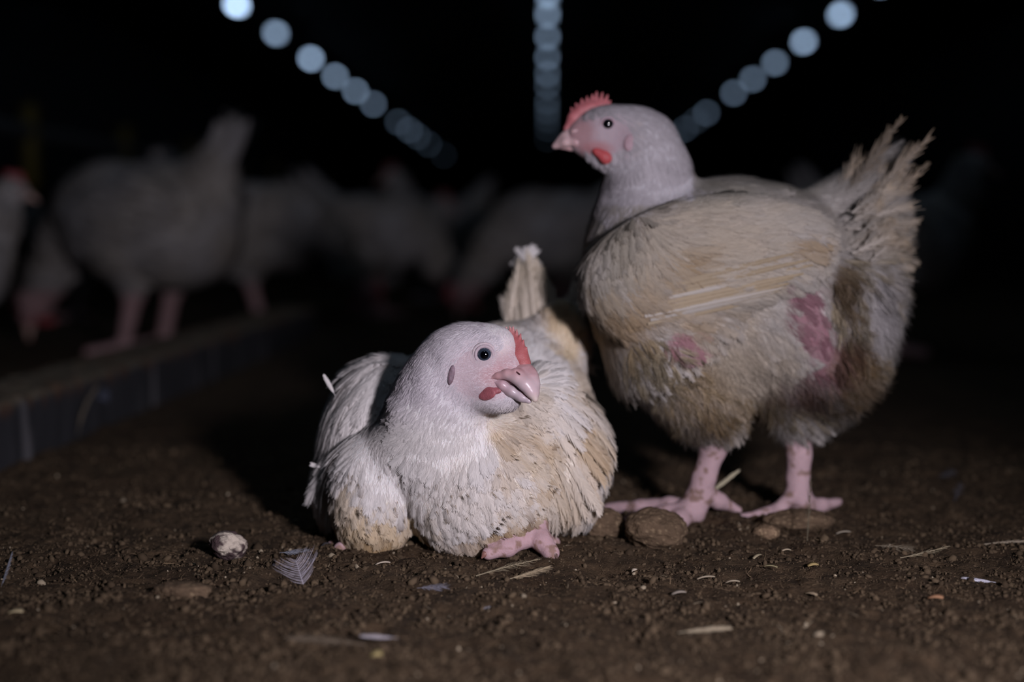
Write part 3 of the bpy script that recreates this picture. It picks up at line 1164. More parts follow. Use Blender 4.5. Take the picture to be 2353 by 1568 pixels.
# tail: a tight upright fan
def quills(R, specs, r, B=60, ncam=None, mat_tip=None, dome=0.12, rag=0.12, angle=28, bw=1.5):
    for (a, b, wpx, colr, tipc) in specs:
        a3, b3 = P(*a), P(*b)
        L = np.linalg.norm(b3 - a3)
        d = norm(b3 - a3)
        n = norm(-a3) if ncam is None else norm(np.array(ncam, float))
        n = norm(n - d * (n @ d))
        tl = np.array(tipc)[None] if tipc is not None else None
        R.feathers(a3[None], d[None], n[None], L, wpx * a[2] / F, np.array(colr)[None], B=B, lift=0.02, curl=r.uniform(-0.03, 0.06), dome=dome, rag=rag, angle=angle, r=r, tip=tl,
                   tipmix=np.array([0.8]) if tipc is not None else None, bw=bw)


R = Ribbons()
sp = []
for k in range(46):
    f = r.random()
    x0 = 1160 + 130 * f
    h = r.random() ** 0.6
    x1 = 1188 + 44 * f + (1 - h) * (f - 0.4) * 130 + r.uniform(-4, 4)
    y1 = 575 + 190 * (1 - h) + 25 * abs(f - 0.6)
    sp.append(((x0, 770 + r.uniform(-30, 20), 1.240 + 0.03 * abs(f - 0.5)), (x1, y1, 1.275), 34, np.array(CREAM) * 0.45 + np.array(WHITE) * 0.55 * r.uniform(0.85, 1.05), (0.5, 0.42, 0.30)))
for k in range(26):
    f = r.random()
    x0 = 1170 + 140 * f
    y0 = 800 - 40 * r.random()
    sp.append(((x0, y0, 1.255), (x0 + (f - 0.3) * 70 + r.uniform(-8, 8), y0 - r.uniform(70, 120), 1.27), 36, np.array(CREAM) * 0.4 + np.array(WHITE) * 0.6, None))
for k in range(26):                                                    # loose fluff on the rump
    f = r.random()
    x0, y0 = 1275 + 30 * r.random(), 730 + 110 * f
    sp.append(((x0, y0, 1.25), (x0 + 45 + r.uniform(-15, 15), y0 + 10 * (f - 0.3) * 6, 1.26), 34, np.array(CREAM) * 0.5 + np.array(WHITE) * 0.5, None))
quills(R, sp, r, rag=0.5, bw=0.7)
R.obj('tail', M_FEATHER, hen, SIT_O)
# wings folded against the body: long overlapping feathers
def wingzone(R, test, size, spacing, base, lift=0.04, flowc=SIT_FLOW, tint_patches=SIT_STAINS, B=24, seed=3, dim=1.0, V=V, Q=Q, N=N):
    p, n = scatter(V, Q, N, spacing, 40000, lambda p, n: vis(p, n) & test(*pix(p)), seed=seed)
    d = turn(flow(p, n, flowc), n, r.normal(0, 0.08, len(p)))
    c = dim * stain(p, base, tint_patches) * (0.92 + 0.12 * r.random((len(p), 1)))
    R.feathers(p + n * 0.002, d, n, size[0] * r.uniform(0.8, 1.15, len(p)), size[1] * r.uniform(0.9, 1.1, len(p)), c, B=B, lift=lift, curl=size[0] / 0.14 + 0.03, dome=0.15, rag=0.2, angle=24, r=r, bw=0.95)
    return len(p)


R = Ribbons()
wingzone(R, lambda x, y, t: (x < 880) & (y < 1080) & (((x - 858) * 0.9 + (y - 985) * 0.2) < 0) & (t > 1.10), (0.034, 0.013), 0.009, WHITE)
sp = [((768, 905, 1.13), (744, 862, 1.13), 16, WHITE, None), ((738, 1075, 1.13), (716, 1068, 1.13), 18, WHITE, None)]
quills(R, sp, r, B=40, dome=0.2)
R.obj('wing', M_FEATHER, hen, SIT_O)
R = Ribbons()
wingzone(R, lambda x, y, t: (x > 1265) & (y > 900) & (y < 1170), (0.034, 0.013), 0.009, WHITE, seed=4)
R.obj('wing', M_FEATHER, hen, SIT_O)

# ------------------------------------------------------------------ the standing hen
ST_O = base_point(1712, 1185)
ST_O[2] = 0.0
hen2 = empty('standing_chicken', ST_O, 'white chicken standing in profile, soiled feathers, bare red patch under its ragged tail', 'chicken')

s = Sculpt(0.0016)
s.ell((1665, 640, 1.25), (300, 235, 232), roll=3, k=0.02)
s.ell((1490, 640, 1.245), (140, 190, 200), roll=6, k=0.03)
s.ell((1456, 520, 1.24), (80, 110, 130), roll=-12, k=0.02)             # base of the neck
s.ell((1760, 755, 1.25), (240, 215, 172), roll=0, k=0.03)             # belly
s.ell((1945, 720, 1.25), (114, 160, 180), roll=-8, k=0.03)            # rear
s.ell((1950, 530, 1.265), (125, 105, 120), roll=25, k=0.03)            # tail root
s.cap((1960, 490, 1.27), (2040, 360, 1.28), 80, 18, k=0.03)
s.chain([(1545, 800, 1.20, 150), (1605, 900, 1.205, 82), (1640, 968, 1.207, 40)], k=0.03)     # near thigh
s.chain([(1850, 820, 1.255, 130), (1845, 900, 1.25, 80), (1832, 955, 1.246, 36)], k=0.03)
s.ell((1625, 590, 1.165), (275, 62, 140), roll=9, k=0.006)                # folded wing
s.ell((1480, 670, 1.165), (150, 65, 120), roll=-20, k=0.012)
s.chain([(1474, 500, 1.24, 88), (1486, 430, 1.238, 80), (1492, 380, 1.236, 75), (1478, 335, 1.234, 66)], k=0.02)
s.ell((1446, 308, 1.232), (90, 58, 62), roll=-14, k=0.02)
s.ell((1375, 305, 1.230), (62, 44, 56), roll=12, k=0.015)
s.ell((1390, 340, 1.230), (62, 40, 42), roll=-22, k=0.012)
s.ell((1335, 315, 1.230), (36, 26, 28), roll=15, k=0.010)
st_legs = [
    [(1640, 960, 1.207, 40), (1652, 985, 1.207, 37), (1640, 1030, 1.208, 28), (1618, 1095, 1.211, 25), (1602, 1150, 1.214, 26), (1592, 1178, 1.216, 27)],
    [(1592, 1172, 1.217, 24), (1540, 1164, 1.228, 17), (1470, 1165, 1.240, 14), (1396, 1167, 1.255, 10)],
    [(1590, 1178, 1.214, 24), (1530, 1183, 1.206, 20), (1485, 1190, 1.200, 18), (1440, 1200, 1.195, 12)],
    [(1585, 1178, 1.212, 24), (1560, 1196, 1.196, 20), (1548, 1212, 1.182, 15)],
    [(1620, 1130, 1.215, 20), (1650, 1150, 1.222, 16), (1696, 1172, 1.230, 9)],
    [(1832, 950, 1.246, 36), (1834, 985, 1.246, 35), (1836, 1040, 1.246, 27), (1834, 1100, 1.245, 25), (1837, 1140, 1.244, 26), (1840, 1166, 1.243, 28)],
    [(1828, 1130, 1.243, 18), (1800, 1164, 1.238, 15), (1760, 1182, 1.230, 14), (1690, 1194, 1.220, 10)],
    [(1838, 1165, 1.242, 26), (1830, 1188, 1.222, 20), (1822, 1205, 1.206, 14)],
    [(1850, 1162, 1.245, 22), (1890, 1162, 1.25, 13), (1926, 1154, 1.262, 8)],
]
for c in st_legs:
    s.chain(c, k=0.005)
V2, Q2 = s.build(lump=[(0.035, 0.0018, 13), (0.012, 0.0006, 14)])
w_ = to_world(V2)
w_[:, 2] = np.where(w_[:, 2] < -0.002, -0.002 + (w_[:, 2] + 0.002) * 0.08, w_[:, 2])
V2 = (w_ - CAMP) @ AX.T
N2 = vnormals(V2, Q2)
px, py, tt = pix(V2)
ST_STAINS_SHADE = [
    (1600, 580, 300, 180, 5, CREAM, 0.42, 0.8),
    (1600, 440, 330, 40, 3, (0.44, 0.42, 0.36), 0.55, 0.8),  # back darker under grazing light, painted into the plumage colour
    (1420, 560, 50, 170, -20, (0.44, 0.40, 0.33), 0.5, 0.8),  # shaded band between neck and wing, put into the colour
    (1400, 760, 90, 90, -30, TAN, 0.5, 0.8),
    (1480, 700, 150, 90, 20, TAN, 0.55, 0.9),
    (1560, 600, 90, 30, 15, TAN, 0.5, 0.9),
    (1600, 745, 70, 30, 20, TAN, 0.5, 0.9),
    (1840, 565, 60, 26, 20, TAN, 0.6, 0.8),
    (1680, 850, 160, 110, 0, CREAM, 0.5, 0.8),
    (1580, 900, 90, 90, -50, TAN, 0.45, 0.7),
    (1610, 950, 60, 50, -50, BROWN, 0.7, 0.8),
    (1700, 930, 100, 40, 0, TAN, 0.6, 0.8),
    (1860, 740, 48, 105, 12, PINK, 0.95, 0.4),
    (1900, 820, 60, 66, 0, PINK, 0.9, 0.5),
    (1830, 670, 40, 28, 0, PINK, 0.6, 0.6),
    (1840, 890, 60, 40, 0, (0.22, 0.09, 0.09), 0.75, 0.7),
    (1553, 783, 42, 18, 20, (0.50, 0.24, 0.28), 0.85, 0.5),
    (1935, 670, 42, 75, 10, BROWN, 0.8, 0.6),
    (1965, 800, 40, 70, 10, BROWN, 0.8, 0.7),
    (1880, 915, 110, 40, 5, DARK, 0.85, 0.7),
    (1980, 870, 70, 60, 20, TAN, 0.55, 0.7),
    (1960, 885, 60, 30, 20, BROWN, 0.6, 0.7),
    (2020, 690, 50, 110, 0, (0.60, 0.56, 0.56), 0.85, 0.5),
    (2010, 540, 90, 60, 20, (0.55, 0.48, 0.38), 0.6, 0.8),
    (2040, 560, 70, 24, -15, TAN, 0.7, 0.8),
    (1925, 590, 12, 12, 0, DARK, 0.8, 0.6),
    (1925, 830, 60, 20, 80, BROWN, 0.5, 0.8),
]
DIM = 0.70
col = stain(V2, (0.62, 0.57, 0.53), ST_STAINS_SHADE) * DIM
hm = smooth(0.075, 0.05, np.linalg.norm(V2 - P(1450, 340, 1.235), axis=1))[:, None]
up_neck = smooth(560, 430, py)[:, None] * (px < 1600)[:, None]
mixn = np.maximum(hm, up_neck)
col = col * (1 - mixn) + np.array((0.46, 0.43, 0.45)) * mixn
for side in (-1, 1):
    tf = 1.232 + side * 0.018
    col = blob3(V2, P(1385, 310, tf), (0.030, 0.02, 0.022), (0.36, 0.27, 0.30), col, 0.8, 0.4)
    col = blob3(V2, P(1440, 330, tf), (0.012, 0.02, 0.014), (0.36, 0.27, 0.30), col, 0.7, 0.5)
    col = blob3(V2, P(1330, 305, tf), (0.013, 0.03, 0.014), (0.36, 0.20, 0.21), col, 0.8, 0.5)
    col = blob3(V2, P(1367, 345, tf), (0.014, 0.02, 0.007), (0.38, 0.17, 0.18), col, 0.8, 0.5)
    col = blob3(V2, P(1465, 320, tf), (0.005, 0.02, 0.016), (0.36, 0.27, 0.21), col, 0.5, 0.6)
legm = seg_mask(V2, st_legs, 0.0035) & (py > 965)
grime = fbm(V2, 0.010, 87, 3)
lc = np.array((0.45, 0.31, 0.325)) * (0.75 + 0.4 * grime[:, None])
dirtm = smooth(0.58, 0.68, fbm(V2, 0.006, 91, 3))[:, None] * 0.7
lc = lc * (1 - dirtm) + np.array(BROWN) * dirtm
lm = (smooth(965, 985, py) * seg_mask(V2, st_legs, 0.0035))[:, None]
col = col * (1 - lm) + lc * lm
redj = (np.exp(-((px - 1858) / 16) ** 2 - ((py - 985) / 20) ** 2) + np.exp(-((px - 1662) / 12) ** 2 - ((py - 1000) / 16) ** 2))[:, None] * lm
col = col * (1 - 0.7 * redj) + np.array((0.42, 0.08, 0.08)) * 0.7 * redj
body_object('body', hen2, ST_O, V2, Q2, col)

st_eye = surf(V2, 1397, 286)
ec2 = P(1397, 286, st_eye + 0.0037)
sphere('eye', ec2, 0.0058, M_EYE, hen2, ST_O, eye_colors(norm(-ec2), 0.0058, 0.8, (0.02, 0.02, 0.03)))
ring('eyelid', ec2 + norm(-ec2) * 0.0034, norm(-ec2), 0.0056, 0.0010, M_SKIN, (0.40, 0.28, 0.32), hen2, ST_O)
eyef = P(1397, 286, 2 * 1.231 - st_eye - 0.0037)
sphere('eye', eyef, 0.0058, M_EYE, hen2, ST_O, eye_colors(norm(eyef), 0.0058, 0.8, (0.02, 0.02, 0.03)), seg=16)


def upper2(b):
    b.chain([(1335, 312, 1.230, 22), (1318, 312, 1.230, 20), (1300, 320, 1.230, 15), (1286, 329, 1.230, 9), (1273, 337, 1.230, 4)], k=0.004)
    b.chain([(1352, 328, 1.224, 8), (1325, 327, 1.222, 9), (1300, 328, 1.224, 8), (1278, 336, 1.229, 3.5)], k=0.004)
    b.ell((1322, 301, 1.2195), (12, 6, 5), roll=12, k=0.003)


def lower2(b):
    b.chain([(1360, 340, 1.230, 12), (1335, 338, 1.230, 10), (1310, 338, 1.230, 7), (1288, 339, 1.230, 3.5)], k=0.003)


def u2col(V):
    x, y, t = pix(V)
    a = smooth(1345, 1300, x)[:, None]
    return np.array((0.46, 0.26, 0.28)) * (1 - a) + np.array((0.52, 0.36, 0.36)) * a


beak_part('upper_beak', upper2, u2col, hen2, ST_O, 0.0006)
beak_part('lower_beak', lower2, lambda V: np.tile(np.array((0.55, 0.34, 0.34)), (len(V), 1)), hen2, ST_O, 0.0006)


def comb2(b):
    b.chain([(1304, 296, 1.230, 10), (1318, 272, 1.230, 13), (1335, 256, 1.230, 14), (1358, 247, 1.230, 13), (1390, 243, 1.231, 9)], k=0.004)
    for (x, y, tx, ty) in [(1316, 262, 1312, 248), (1326, 252, 1323, 238), (1337, 247, 1337, 228), (1348, 242, 1349, 222), (1358, 240, 1361, 218), (1369, 238, 1371, 212), (1379, 238, 1384, 214), (1389, 240, 1396, 219), (1396, 243, 1403, 232)]:
        b.cap((x, y, 1.230), (tx, ty, 1.230), 6, 2.3, k=0.002)


beak_part('comb', comb2, lambda V: np.array((0.42, 0.13, 0.14)) * (0.8 + 0.4 * fbm(V, 0.005, 6, 2))[:, None], hen2, ST_O, 0.0007, M_COMB)
for side in (-1, 1):
    tw = surf(V2, 1385, 357) if side < 0 else 2 * 1.230 - surf(V2, 1385, 357)

    def wattle2(b):
        b.ell((1383, 355, tw), (24, 8, 11), roll=-28, k=0.004)
        b.ell((1392, 364, tw), (12, 8, 14), roll=-10, k=0.004)
    beak_part('wattle', wattle2, lambda V: np.array((0.40, 0.065, 0.07)) * (0.8 + 0.4 * fbm(V, 0.005, 9, 2))[:, None], hen2, ST_O, 0.0007, M_COMB)
te = surf(V2, 1450, 325)


def ear2(b):
    b.ell((1450, 328, te + 0.0016), (17, 6, 22), roll=-14, k=0.004)


beak_part('earlobe', ear2, lambda V: np.tile(np.array((0.36, 0.24, 0.27)), (len(V), 1)), hen2, ST_O, 0.0008, M_SKIN)
claw('claw', (1398, 1167, 1.255), (1384, 1172, 1.257), 8, hen2, ST_O, (0.2, 0.13, 0.11))
claw('claw', (1441, 1200, 1.195), (1432, 1210, 1.193), 10, hen2, ST_O, (0.3, 0.18, 0.16))
claw('claw', (1692, 1194, 1.220), (1676, 1199, 1.218), 8, hen2, ST_O, (0.25, 0.16, 0.13))
claw('claw', (1924, 1154, 1.262), (1936, 1153, 1.264), 6, hen2, ST_O, (0.2, 0.13, 0.11))
claw('claw', (1694, 1171, 1.230), (1704, 1176, 1.231), 7, hen2, ST_O, (0.2, 0.13, 0.11))

ST_FLOW = [
    ((1460, 250, 1.22), (1520, 290, 1.22)), ((1540, 320, 1.22), (1560, 400, 1.22)), ((1470, 400, 1.20), (1450, 480, 1.19)), ((1400, 400, 1.21), (1380, 480, 1.21)),
    ((1360, 520, 1.2), (1340, 620, 1.2)), ((1340, 680, 1.2), (1360, 760, 1.2)), ((1430, 520, 1.16), (1420, 620, 1.15)), ((1400, 780, 1.18), (1460, 840, 1.18)),
    ((1500, 480, 1.15), (1600, 460, 1.15)), ((1700, 430, 1.16), (1800, 425, 1.17)), ((1550, 560, 1.13), (1680, 540, 1.12)), ((1700, 560, 1.12), (1850, 520, 1.13)),
    ((1480, 680, 1.13), (1600, 690, 1.12)), ((1600, 720, 1.12), (1750, 670, 1.13)), ((1450, 620, 1.13), (1500, 660, 1.12)),
    ((1560, 830, 1.14), (1610, 920, 1.16)), ((1500, 840, 1.16), (1560, 920, 1.17)), ((1640, 800, 1.14), (1680, 890, 1.15)), ((1700, 750, 1.13), (1780, 800, 1.13)),
    ((1740, 860, 1.15), (1790, 930, 1.17)), ((1850, 850, 1.16), (1880, 930, 1.19)), ((1900, 780, 1.16), (1960, 850, 1.18)), ((1960, 850, 1.2), (2020, 900, 1.21)),
    ((1900, 600, 1.16), (1960, 620, 1.17)), ((1960, 640, 1.18), (1960, 720, 1.18)), ((2000, 700, 1.2), (2020, 800, 1.21)), ((1950, 480, 1.19), (2040, 440, 1.2)), ((2000, 540, 1.2), (2090, 560, 1.22)),
    ((1840, 700, 1.15), (1890, 740, 1.15)),
]


def st_body(p):
    x, y, t = pix(p)
    head = (y < 470) & (x < 1590)
    legs = (seg_mask(p, st_legs, 0.006) & (y > 978)) | (y > 1000)
    q = np.minimum(((x - 1862) / 46) ** 2 + ((y - 745) / 105) ** 2, ((x - 1895) / 55) ** 2 + ((y - 820) / 60) ** 2)
    bare = (q + (fbm(p, 0.006, 5, 2) - 0.5) * 1.4 + np.random.default_rng(3).random(len(p)) * 0.5 < 0.95) & (t < 1.25)
    return ~head & ~legs & ~bare


R = Ribbons()
r = np.random.default_rng(77)
p, n = scatter(V2, Q2, N2, 0.0062, 90000, lambda p, n: vis(p, n) & st_body(p), seed=21)
d = turn(flow(p, n, ST_FLOW), n, r.normal(0, 0.18, len(p)))
x, y, t = pix(p)
c = DIM * stain(p, (0.62, 0.57, 0.53), ST_STAINS_SHADE) * r.uniform(0.88, 1.06, (len(p), 1))
low = smooth(780, 900, y)
L = 0.019 * (1 + 0.35 * low) * r.uniform(0.8, 1.25, len(p))
Wd = 0.0115 * (1 - 0.35 * low) * r.uniform(0.8, 1.1, len(p))
R.feathers(p, d, n, L, Wd, c, B=13, lift=0.04 + 0.10 * low + r.uniform(0, 0.06, len(p)), curl=0.09, dome=0.3, rag=0.28, angle=28, r=r, bw=0.9)
print('stand contour', len(p))
p, n = scatter(V2, Q2, N2, 0.0015, 200000, lambda p, n: vis(p, n) & st_body(p), seed=22)
d = turn(flow(p, n, ST_FLOW), n, r.normal(0, 0.3, len(p)))
x, y, t = pix(p)
low = smooth(780, 900, y)
rear = smooth(1880, 1960, x)
R.strands(p + n * 0.001, n, d, 0.011 * (1 + 0.7 * low + 0.5 * rear) * r.uniform(0.6, 1.3, len(p)), 0.0003 + 0.0002 * low, DIM * stain(p, (0.62, 0.57, 0.53), ST_STAINS_SHADE) * (1 + (r.random((len(p), 1)) - 0.55) * (0.4 + 0.6 * np.maximum(low, rear)[:, None])), lift=0.2 + 0.25 * np.maximum(low, rear), curl=0.14, wig=0.3, r=r)
pb, nb_ = scatter(V2, Q2, N2, 0.0032, 8000, lambda p, n: vis(p, n) & (np.abs(pix(p)[0] - 1880) < 75) & (np.abs(pix(p)[1] - 770) < 125) & (p[:, 1] < 1.25), seed=26)
R.strands(pb, nb_, turn(flow(pb, nb_, ST_FLOW), nb_, r.normal(0, 0.4, len(pb))), 0.010 * r.uniform(0.5, 1.3, len(pb)), 0.0004, np.array((0.46, 0.33, 0.33)) * r.uniform(0.5, 1.2, (len(pb), 1)), lift=0.15, curl=0.12, wig=0.4, r=r)
# clumped, wet tufts low on the belly, thigh and rear
tz = [(1560, 900, 60, 80), (1630, 950, 40, 40), (1720, 930, 90, 30), (1860, 920, 110, 40), (1970, 860, 70, 70), (1945, 700, 35, 110), (2030, 640, 40, 60), (1500, 830, 70, 50)]
for (cx, cy, rx, ry) in tz:
    def zone(p, n, cx=cx, cy=cy, rx=rx, ry=ry):
        x, y, t = pix(p)
        return vis(p, n) & (((x - cx) / rx) ** 2 + ((y - cy) / ry) ** 2 < 1) & st_body(p) & (t < 1.28)
    p, n = scatter(V2, Q2, N2, 0.005, 3000, zone, seed=int(cx))
    if not len(p):
        continue
    d = turn(flow(p, n, ST_FLOW), n, r.normal(0, 0.35, len(p)))
    c = 0.8 * stain(p, (0.5, 0.42, 0.30), ST_STAINS_SHADE) * r.uniform(0.5, 1.25, (len(p), 1))
    K = 12
    rep = lambda a: np.repeat(a, K, 0)
    pp, nn_, dd = rep(p) + r.normal(0, 0.0011, (len(p) * K, 3)), rep(n), rep(d)
    LL = rep(0.020 * r.uniform(0.6, 1.3, len(p)))
    # strands lean in to one point at the tuft's tip
    tipp = rep(p + (d + n * 0.45) * 0.020)
    dd = norm(tipp - pp + r.normal(0, 0.0012, pp.shape))
    R.strands(pp, nn_, dd, LL, 0.0006, rep(c), lift=0.05, curl=0.12, wig=0.1, r=r, tipdark=0.25)
R.obj('body_plumage', M_FEATHER, hen2, ST_O)

R = Ribbons()


def st_headz(p):
    x, y, t = pix(p)
    face = (((x - 1378) / 68) ** 2 + ((y - 308) / 44) ** 2 < 1) | (x < 1340)
    return (y < 520) & (x < 1600) & ~face & ((t > 1.19) | (y < 420))


p, n = scatter(V2, Q2, N2, 0.0026, 60000, lambda p, n: vis(p, n) & st_headz(p), seed=31)
x, y, t = pix(p)
d = turn(flow(p, n, ST_FLOW), n, r.normal(0, 0.15, len(p)))
big = smooth(260, 460, y)
c = np.array((0.48, 0.445, 0.465)) * r.uniform(0.9, 1.06, (len(p), 1))
R.feathers(p, d, n, 0.006 + 0.010 * big, 0.003 + 0.003 * big, c, B=7, lift=0.08, curl=0.1, dome=0.2, rag=0.3, angle=20, r=r, bw=0.9)
p, n = scatter(V2, Q2, N2, 0.0012, 60000, lambda p, n: vis(p, n) & (st_headz(p) | ((pix(p)[1] < 380) & (pix(p)[0] < 1560) & (pix(p)[0] > 1345))), seed=32)
x, y, t = pix(p)
d = turn(flow(p, n, ST_FLOW), n, r.normal(0, 0.2, len(p)))
R.strands(p, n, d, (0.003 + 0.007 * smooth(260, 460, y) * (x > 1400)) * r.uniform(0.6, 1.2, len(p)), 0.00022, np.array((0.48, 0.445, 0.465)) * r.uniform(0.85, 1.08, (len(p), 1)), lift=0.22, curl=0.12, wig=0.2, r=r)
R.obj('head_plumage', M_FEATHER, hen2, ST_O)

# folded wing: coverts in rows, then the long flight feathers
R = Ribbons()


def wz(x, y, t):
    return (((x - 1630) / 275) ** 2 + ((y - (600 - (x - 1630) * 0.15)) / 120) ** 2 < 1) & (t < 1.22)


wingzone(R, wz, (0.024, 0.011), 0.0065, (0.62, 0.57, 0.52), lift=0.02, dim=DIM, flowc=ST_FLOW, tint_patches=ST_STAINS_SHADE, B=20, seed=8, V=V2, Q=Q2, N=N2)
sp = []
for k in range(11):
    f = k / 10
    x0, y0 = 1510 + 50 * f + r.uniform(-14, 14), 738 - 90 * f
    x1, y1 = 1740 + 130 * (1 - abs(f - 0.7)) + r.uniform(-16, 10), 680 - 100 * f + r.uniform(-4, 4)
    t0 = surf(V2, x0, y0) - 0.0015
    t1 = surf(V2, min(x1, 1880), y1) - 0.0045
    sp.append(((x0, y0, t0), (x1, y1, t1), 20, (np.array((0.47, 0.43, 0.39)) if k in (1, 2, 6) else np.array((0.42, 0.34, 0.24))) * r.uniform(0.9, 1.08), (0.34, 0.26, 0.16)))
quills(R, sp, r, B=70, dome=0.08, rag=0.15, angle=16)
R.obj('wing', M_FEATHER, hen2, ST_O)

# ragged soiled tail
R = Ribbons()
sp = []
tw = [((1930, 470), (2075, 268), 44, 0.30), ((1950, 480), (2050, 290), 40, 0.40), ((1960, 490), (2142, 308), 50, 0.55), ((1980, 500), (2100, 330), 44, 0.42), ((1940, 470), (2030, 320), 40, 0.35), ((1990, 500), (2138, 372), 34, 0.5),
      ((1930, 460), (1978, 362), 60, 0.75), ((1920, 460), (1965, 380), 56, 0.7), ((2000, 510), (2110, 400), 50, 0.8), ((1990, 500), (2080, 380), 44, 0.8), ((1970, 480), (2040, 380), 50, 0.8)]
for (a, b, w, v) in tw:
    sp.append(((*a, 1.235 + r.uniform(-0.01, 0.01)), (*b, 1.245 + r.uniform(-0.02, 0.03)), w, np.array((0.62, 0.53, 0.44)) * v * 0.9, np.array((0.26, 0.19, 0.12)) * (0.6 + v)))
quills(R, sp, r, B=30, dome=0.15, rag=0.7, angle=30, bw=0.75)
sp = []
for k in range(60):                                                     # soft under-tail
    f = r.random()
    a = math.radians(r.uniform(-50, 62))
    x0, y0 = 1950 + 60 * r.random(), 470 + 130 * f
    Ln = r.uniform(80, 135)
    x1, y1 = x0 + math.cos(a) * Ln, y0 - math.sin(a) * Ln * 0.8
    sp.append(((x0, y0, 1.185 + r.uniform(0, 0.05)), (x1, y1, 1.20 + r.uniform(0, 0.06)), 44, np.array((0.50, 0.45, 0.40)) * r.uniform(0.65, 1.05), np.array((0.36, 0.27, 0.17)) * r.uniform(0.7, 1.3)))
quills(R, sp, r, B=34, dome=0.2, rag=0.45, angle=26, bw=0.9)
R.obj('tail', M_FEATHER, hen2, ST_O)

# ------------------------------------------------------------------ the poultry house
def box_mesh(lo, hi, dx=None):
    lo, hi = np.array(lo, float), np.array(hi, float)
    V = np.array([[(lo, hi)[i][0], (lo, hi)[j][1], (lo, hi)[k][2]] for i in (0, 1) for j in (0, 1) for k in (0, 1)])
    Q = np.array([[0, 1, 3, 2], [4, 6, 7, 5], [0, 4, 5, 1], [2, 3, 7, 6], [0, 2, 6, 4], [1, 5, 7, 3]])
    return V, Q


M_WALL = material('wall_panel', 0.8, (0.05, 0.052, 0.055), bump=[(6, 0.01, 0.3)])
M_CEIL = material('ceiling_panel', 0.85, (0.035, 0.037, 0.04), bump=[(5, 0.01, 0.3)])
for nm, lo, hi in (('wall_left', (-7.3, -3, -0.05), (-7.1, 80, 3.5)), ('wall_right', (7.1, -3, -0.05), (7.3, 80, 3.5)), ('wall_back', (-7.3, 80, -0.05), (7.3, 80.2, 3.5)), ('wall_front', (-7.3, -3.2, -0.05), (7.3, -3, 3.5))):
    o = mesh_from(nm, *box_mesh(lo, hi), M_WALL, smooth_shade=False)
    o['kind'] = 'structure'
o = mesh_from('ceiling', *box_mesh((-7.3, -3.2, 3.5), (7.3, 80.2, 3.6)), M_CEIL, smooth_shade=False)
o['kind'] = 'structure'

# lamps: three rows hung under the ceiling along the house
M_HOUSING = material('lamp_housing', 0.5, (0.12, 0.12, 0.13))
LH = 2.86 + CAM_H


def lamp_emission(E):
    m = material('lamp_glass', 0.4, (0.5, 0.55, 0.6), emission=((0.50, 0.70, 1.0), E))
    m.cycles.emission_sampling = 'NONE'
    return m


rows = [
    ('left', -4.0, [(18.57, 1.5), (21.25, .30), (24.4, .36), (27.2, .19), (30.1, .15), (33.2, .085), (38.7, .030), (41.8, .032), (44.6, .018), (48.7, .012), (55.9, .005)]),
    ('middle', 0.004, [(17.9, .55), (19.5, .42), (21.75, .28), (24.3, .19), (26.9, .12), (29.1, .07), (32.7, .05), (35.3, .035), (37.9, .022), (41.2, .014), (46, .007)]),
    ('right', 3.95, [(17.2, .5), (19.6, .48), (22.4, .34), (25.2, .15), (27.9, .11), (30.7, .085), (35.9, .045), (38.4, .016), (41.4, .022), (44.8, .01)]),
]
LW, LHh, LL = 0.085, 0.07, 0.24
RN = {'left': 'left row', 'middle': 'middle row', 'right': 'right row'}
ORD = ['first', 'second', 'third', 'fourth', 'fifth', 'sixth', 'seventh', 'eighth', 'ninth', 'tenth', 'eleventh']
for rname, X, lamps in rows:
    for i, (d, Lv) in enumerate(lamps):
        root = empty('ceiling_lamp', (X, d, LH), 'glowing bluish ceiling lamp, %s from the camera in the %s' % (ORD[i], RN[rname]), 'lamp', 'lamps of the %s' % RN[rname])
        wpx = LW * F / d
        under = F * 2.86 * (1 / d - 1 / (d + LL))
        side = 0.25 * wpx if rname != 'middle' else 0
        area = (wpx + side) * (under + LHh * F / d)
        E = Lv * 2600.0 / area
        if rname == 'middle':
            E *= 0.5
        if rname == 'left' and i == 0:
            E *= 0.8
        V, Q = box_mesh((-LW / 2, 0, 0), (LW / 2, LL, LHh))
        dif = mesh_from('diffuser', V, Q, lamp_emission(E), root, smooth_shade=False)
        V, Q = box_mesh((-LW * 0.62, -0.02, LHh), (LW * 0.62, LL + 0.02, LHh + 0.05))
        mesh_from('housing', V, Q, M_HOUSING, root, smooth_shade=False)
        V, Q = box_mesh((-0.006, LL / 2 - 0.006, LHh + 0.05), (0.006, LL / 2 + 0.006, 3.5 - LH))
        mesh_from('hanger', V, Q, M_HOUSING, root, smooth_shade=False)

# long low board edging the left area
A0 = base_point(0, 1085)
bd = norm(np.array([44 / F, 1, 0]))
bn = np.array([-bd[1], bd[0], 0])


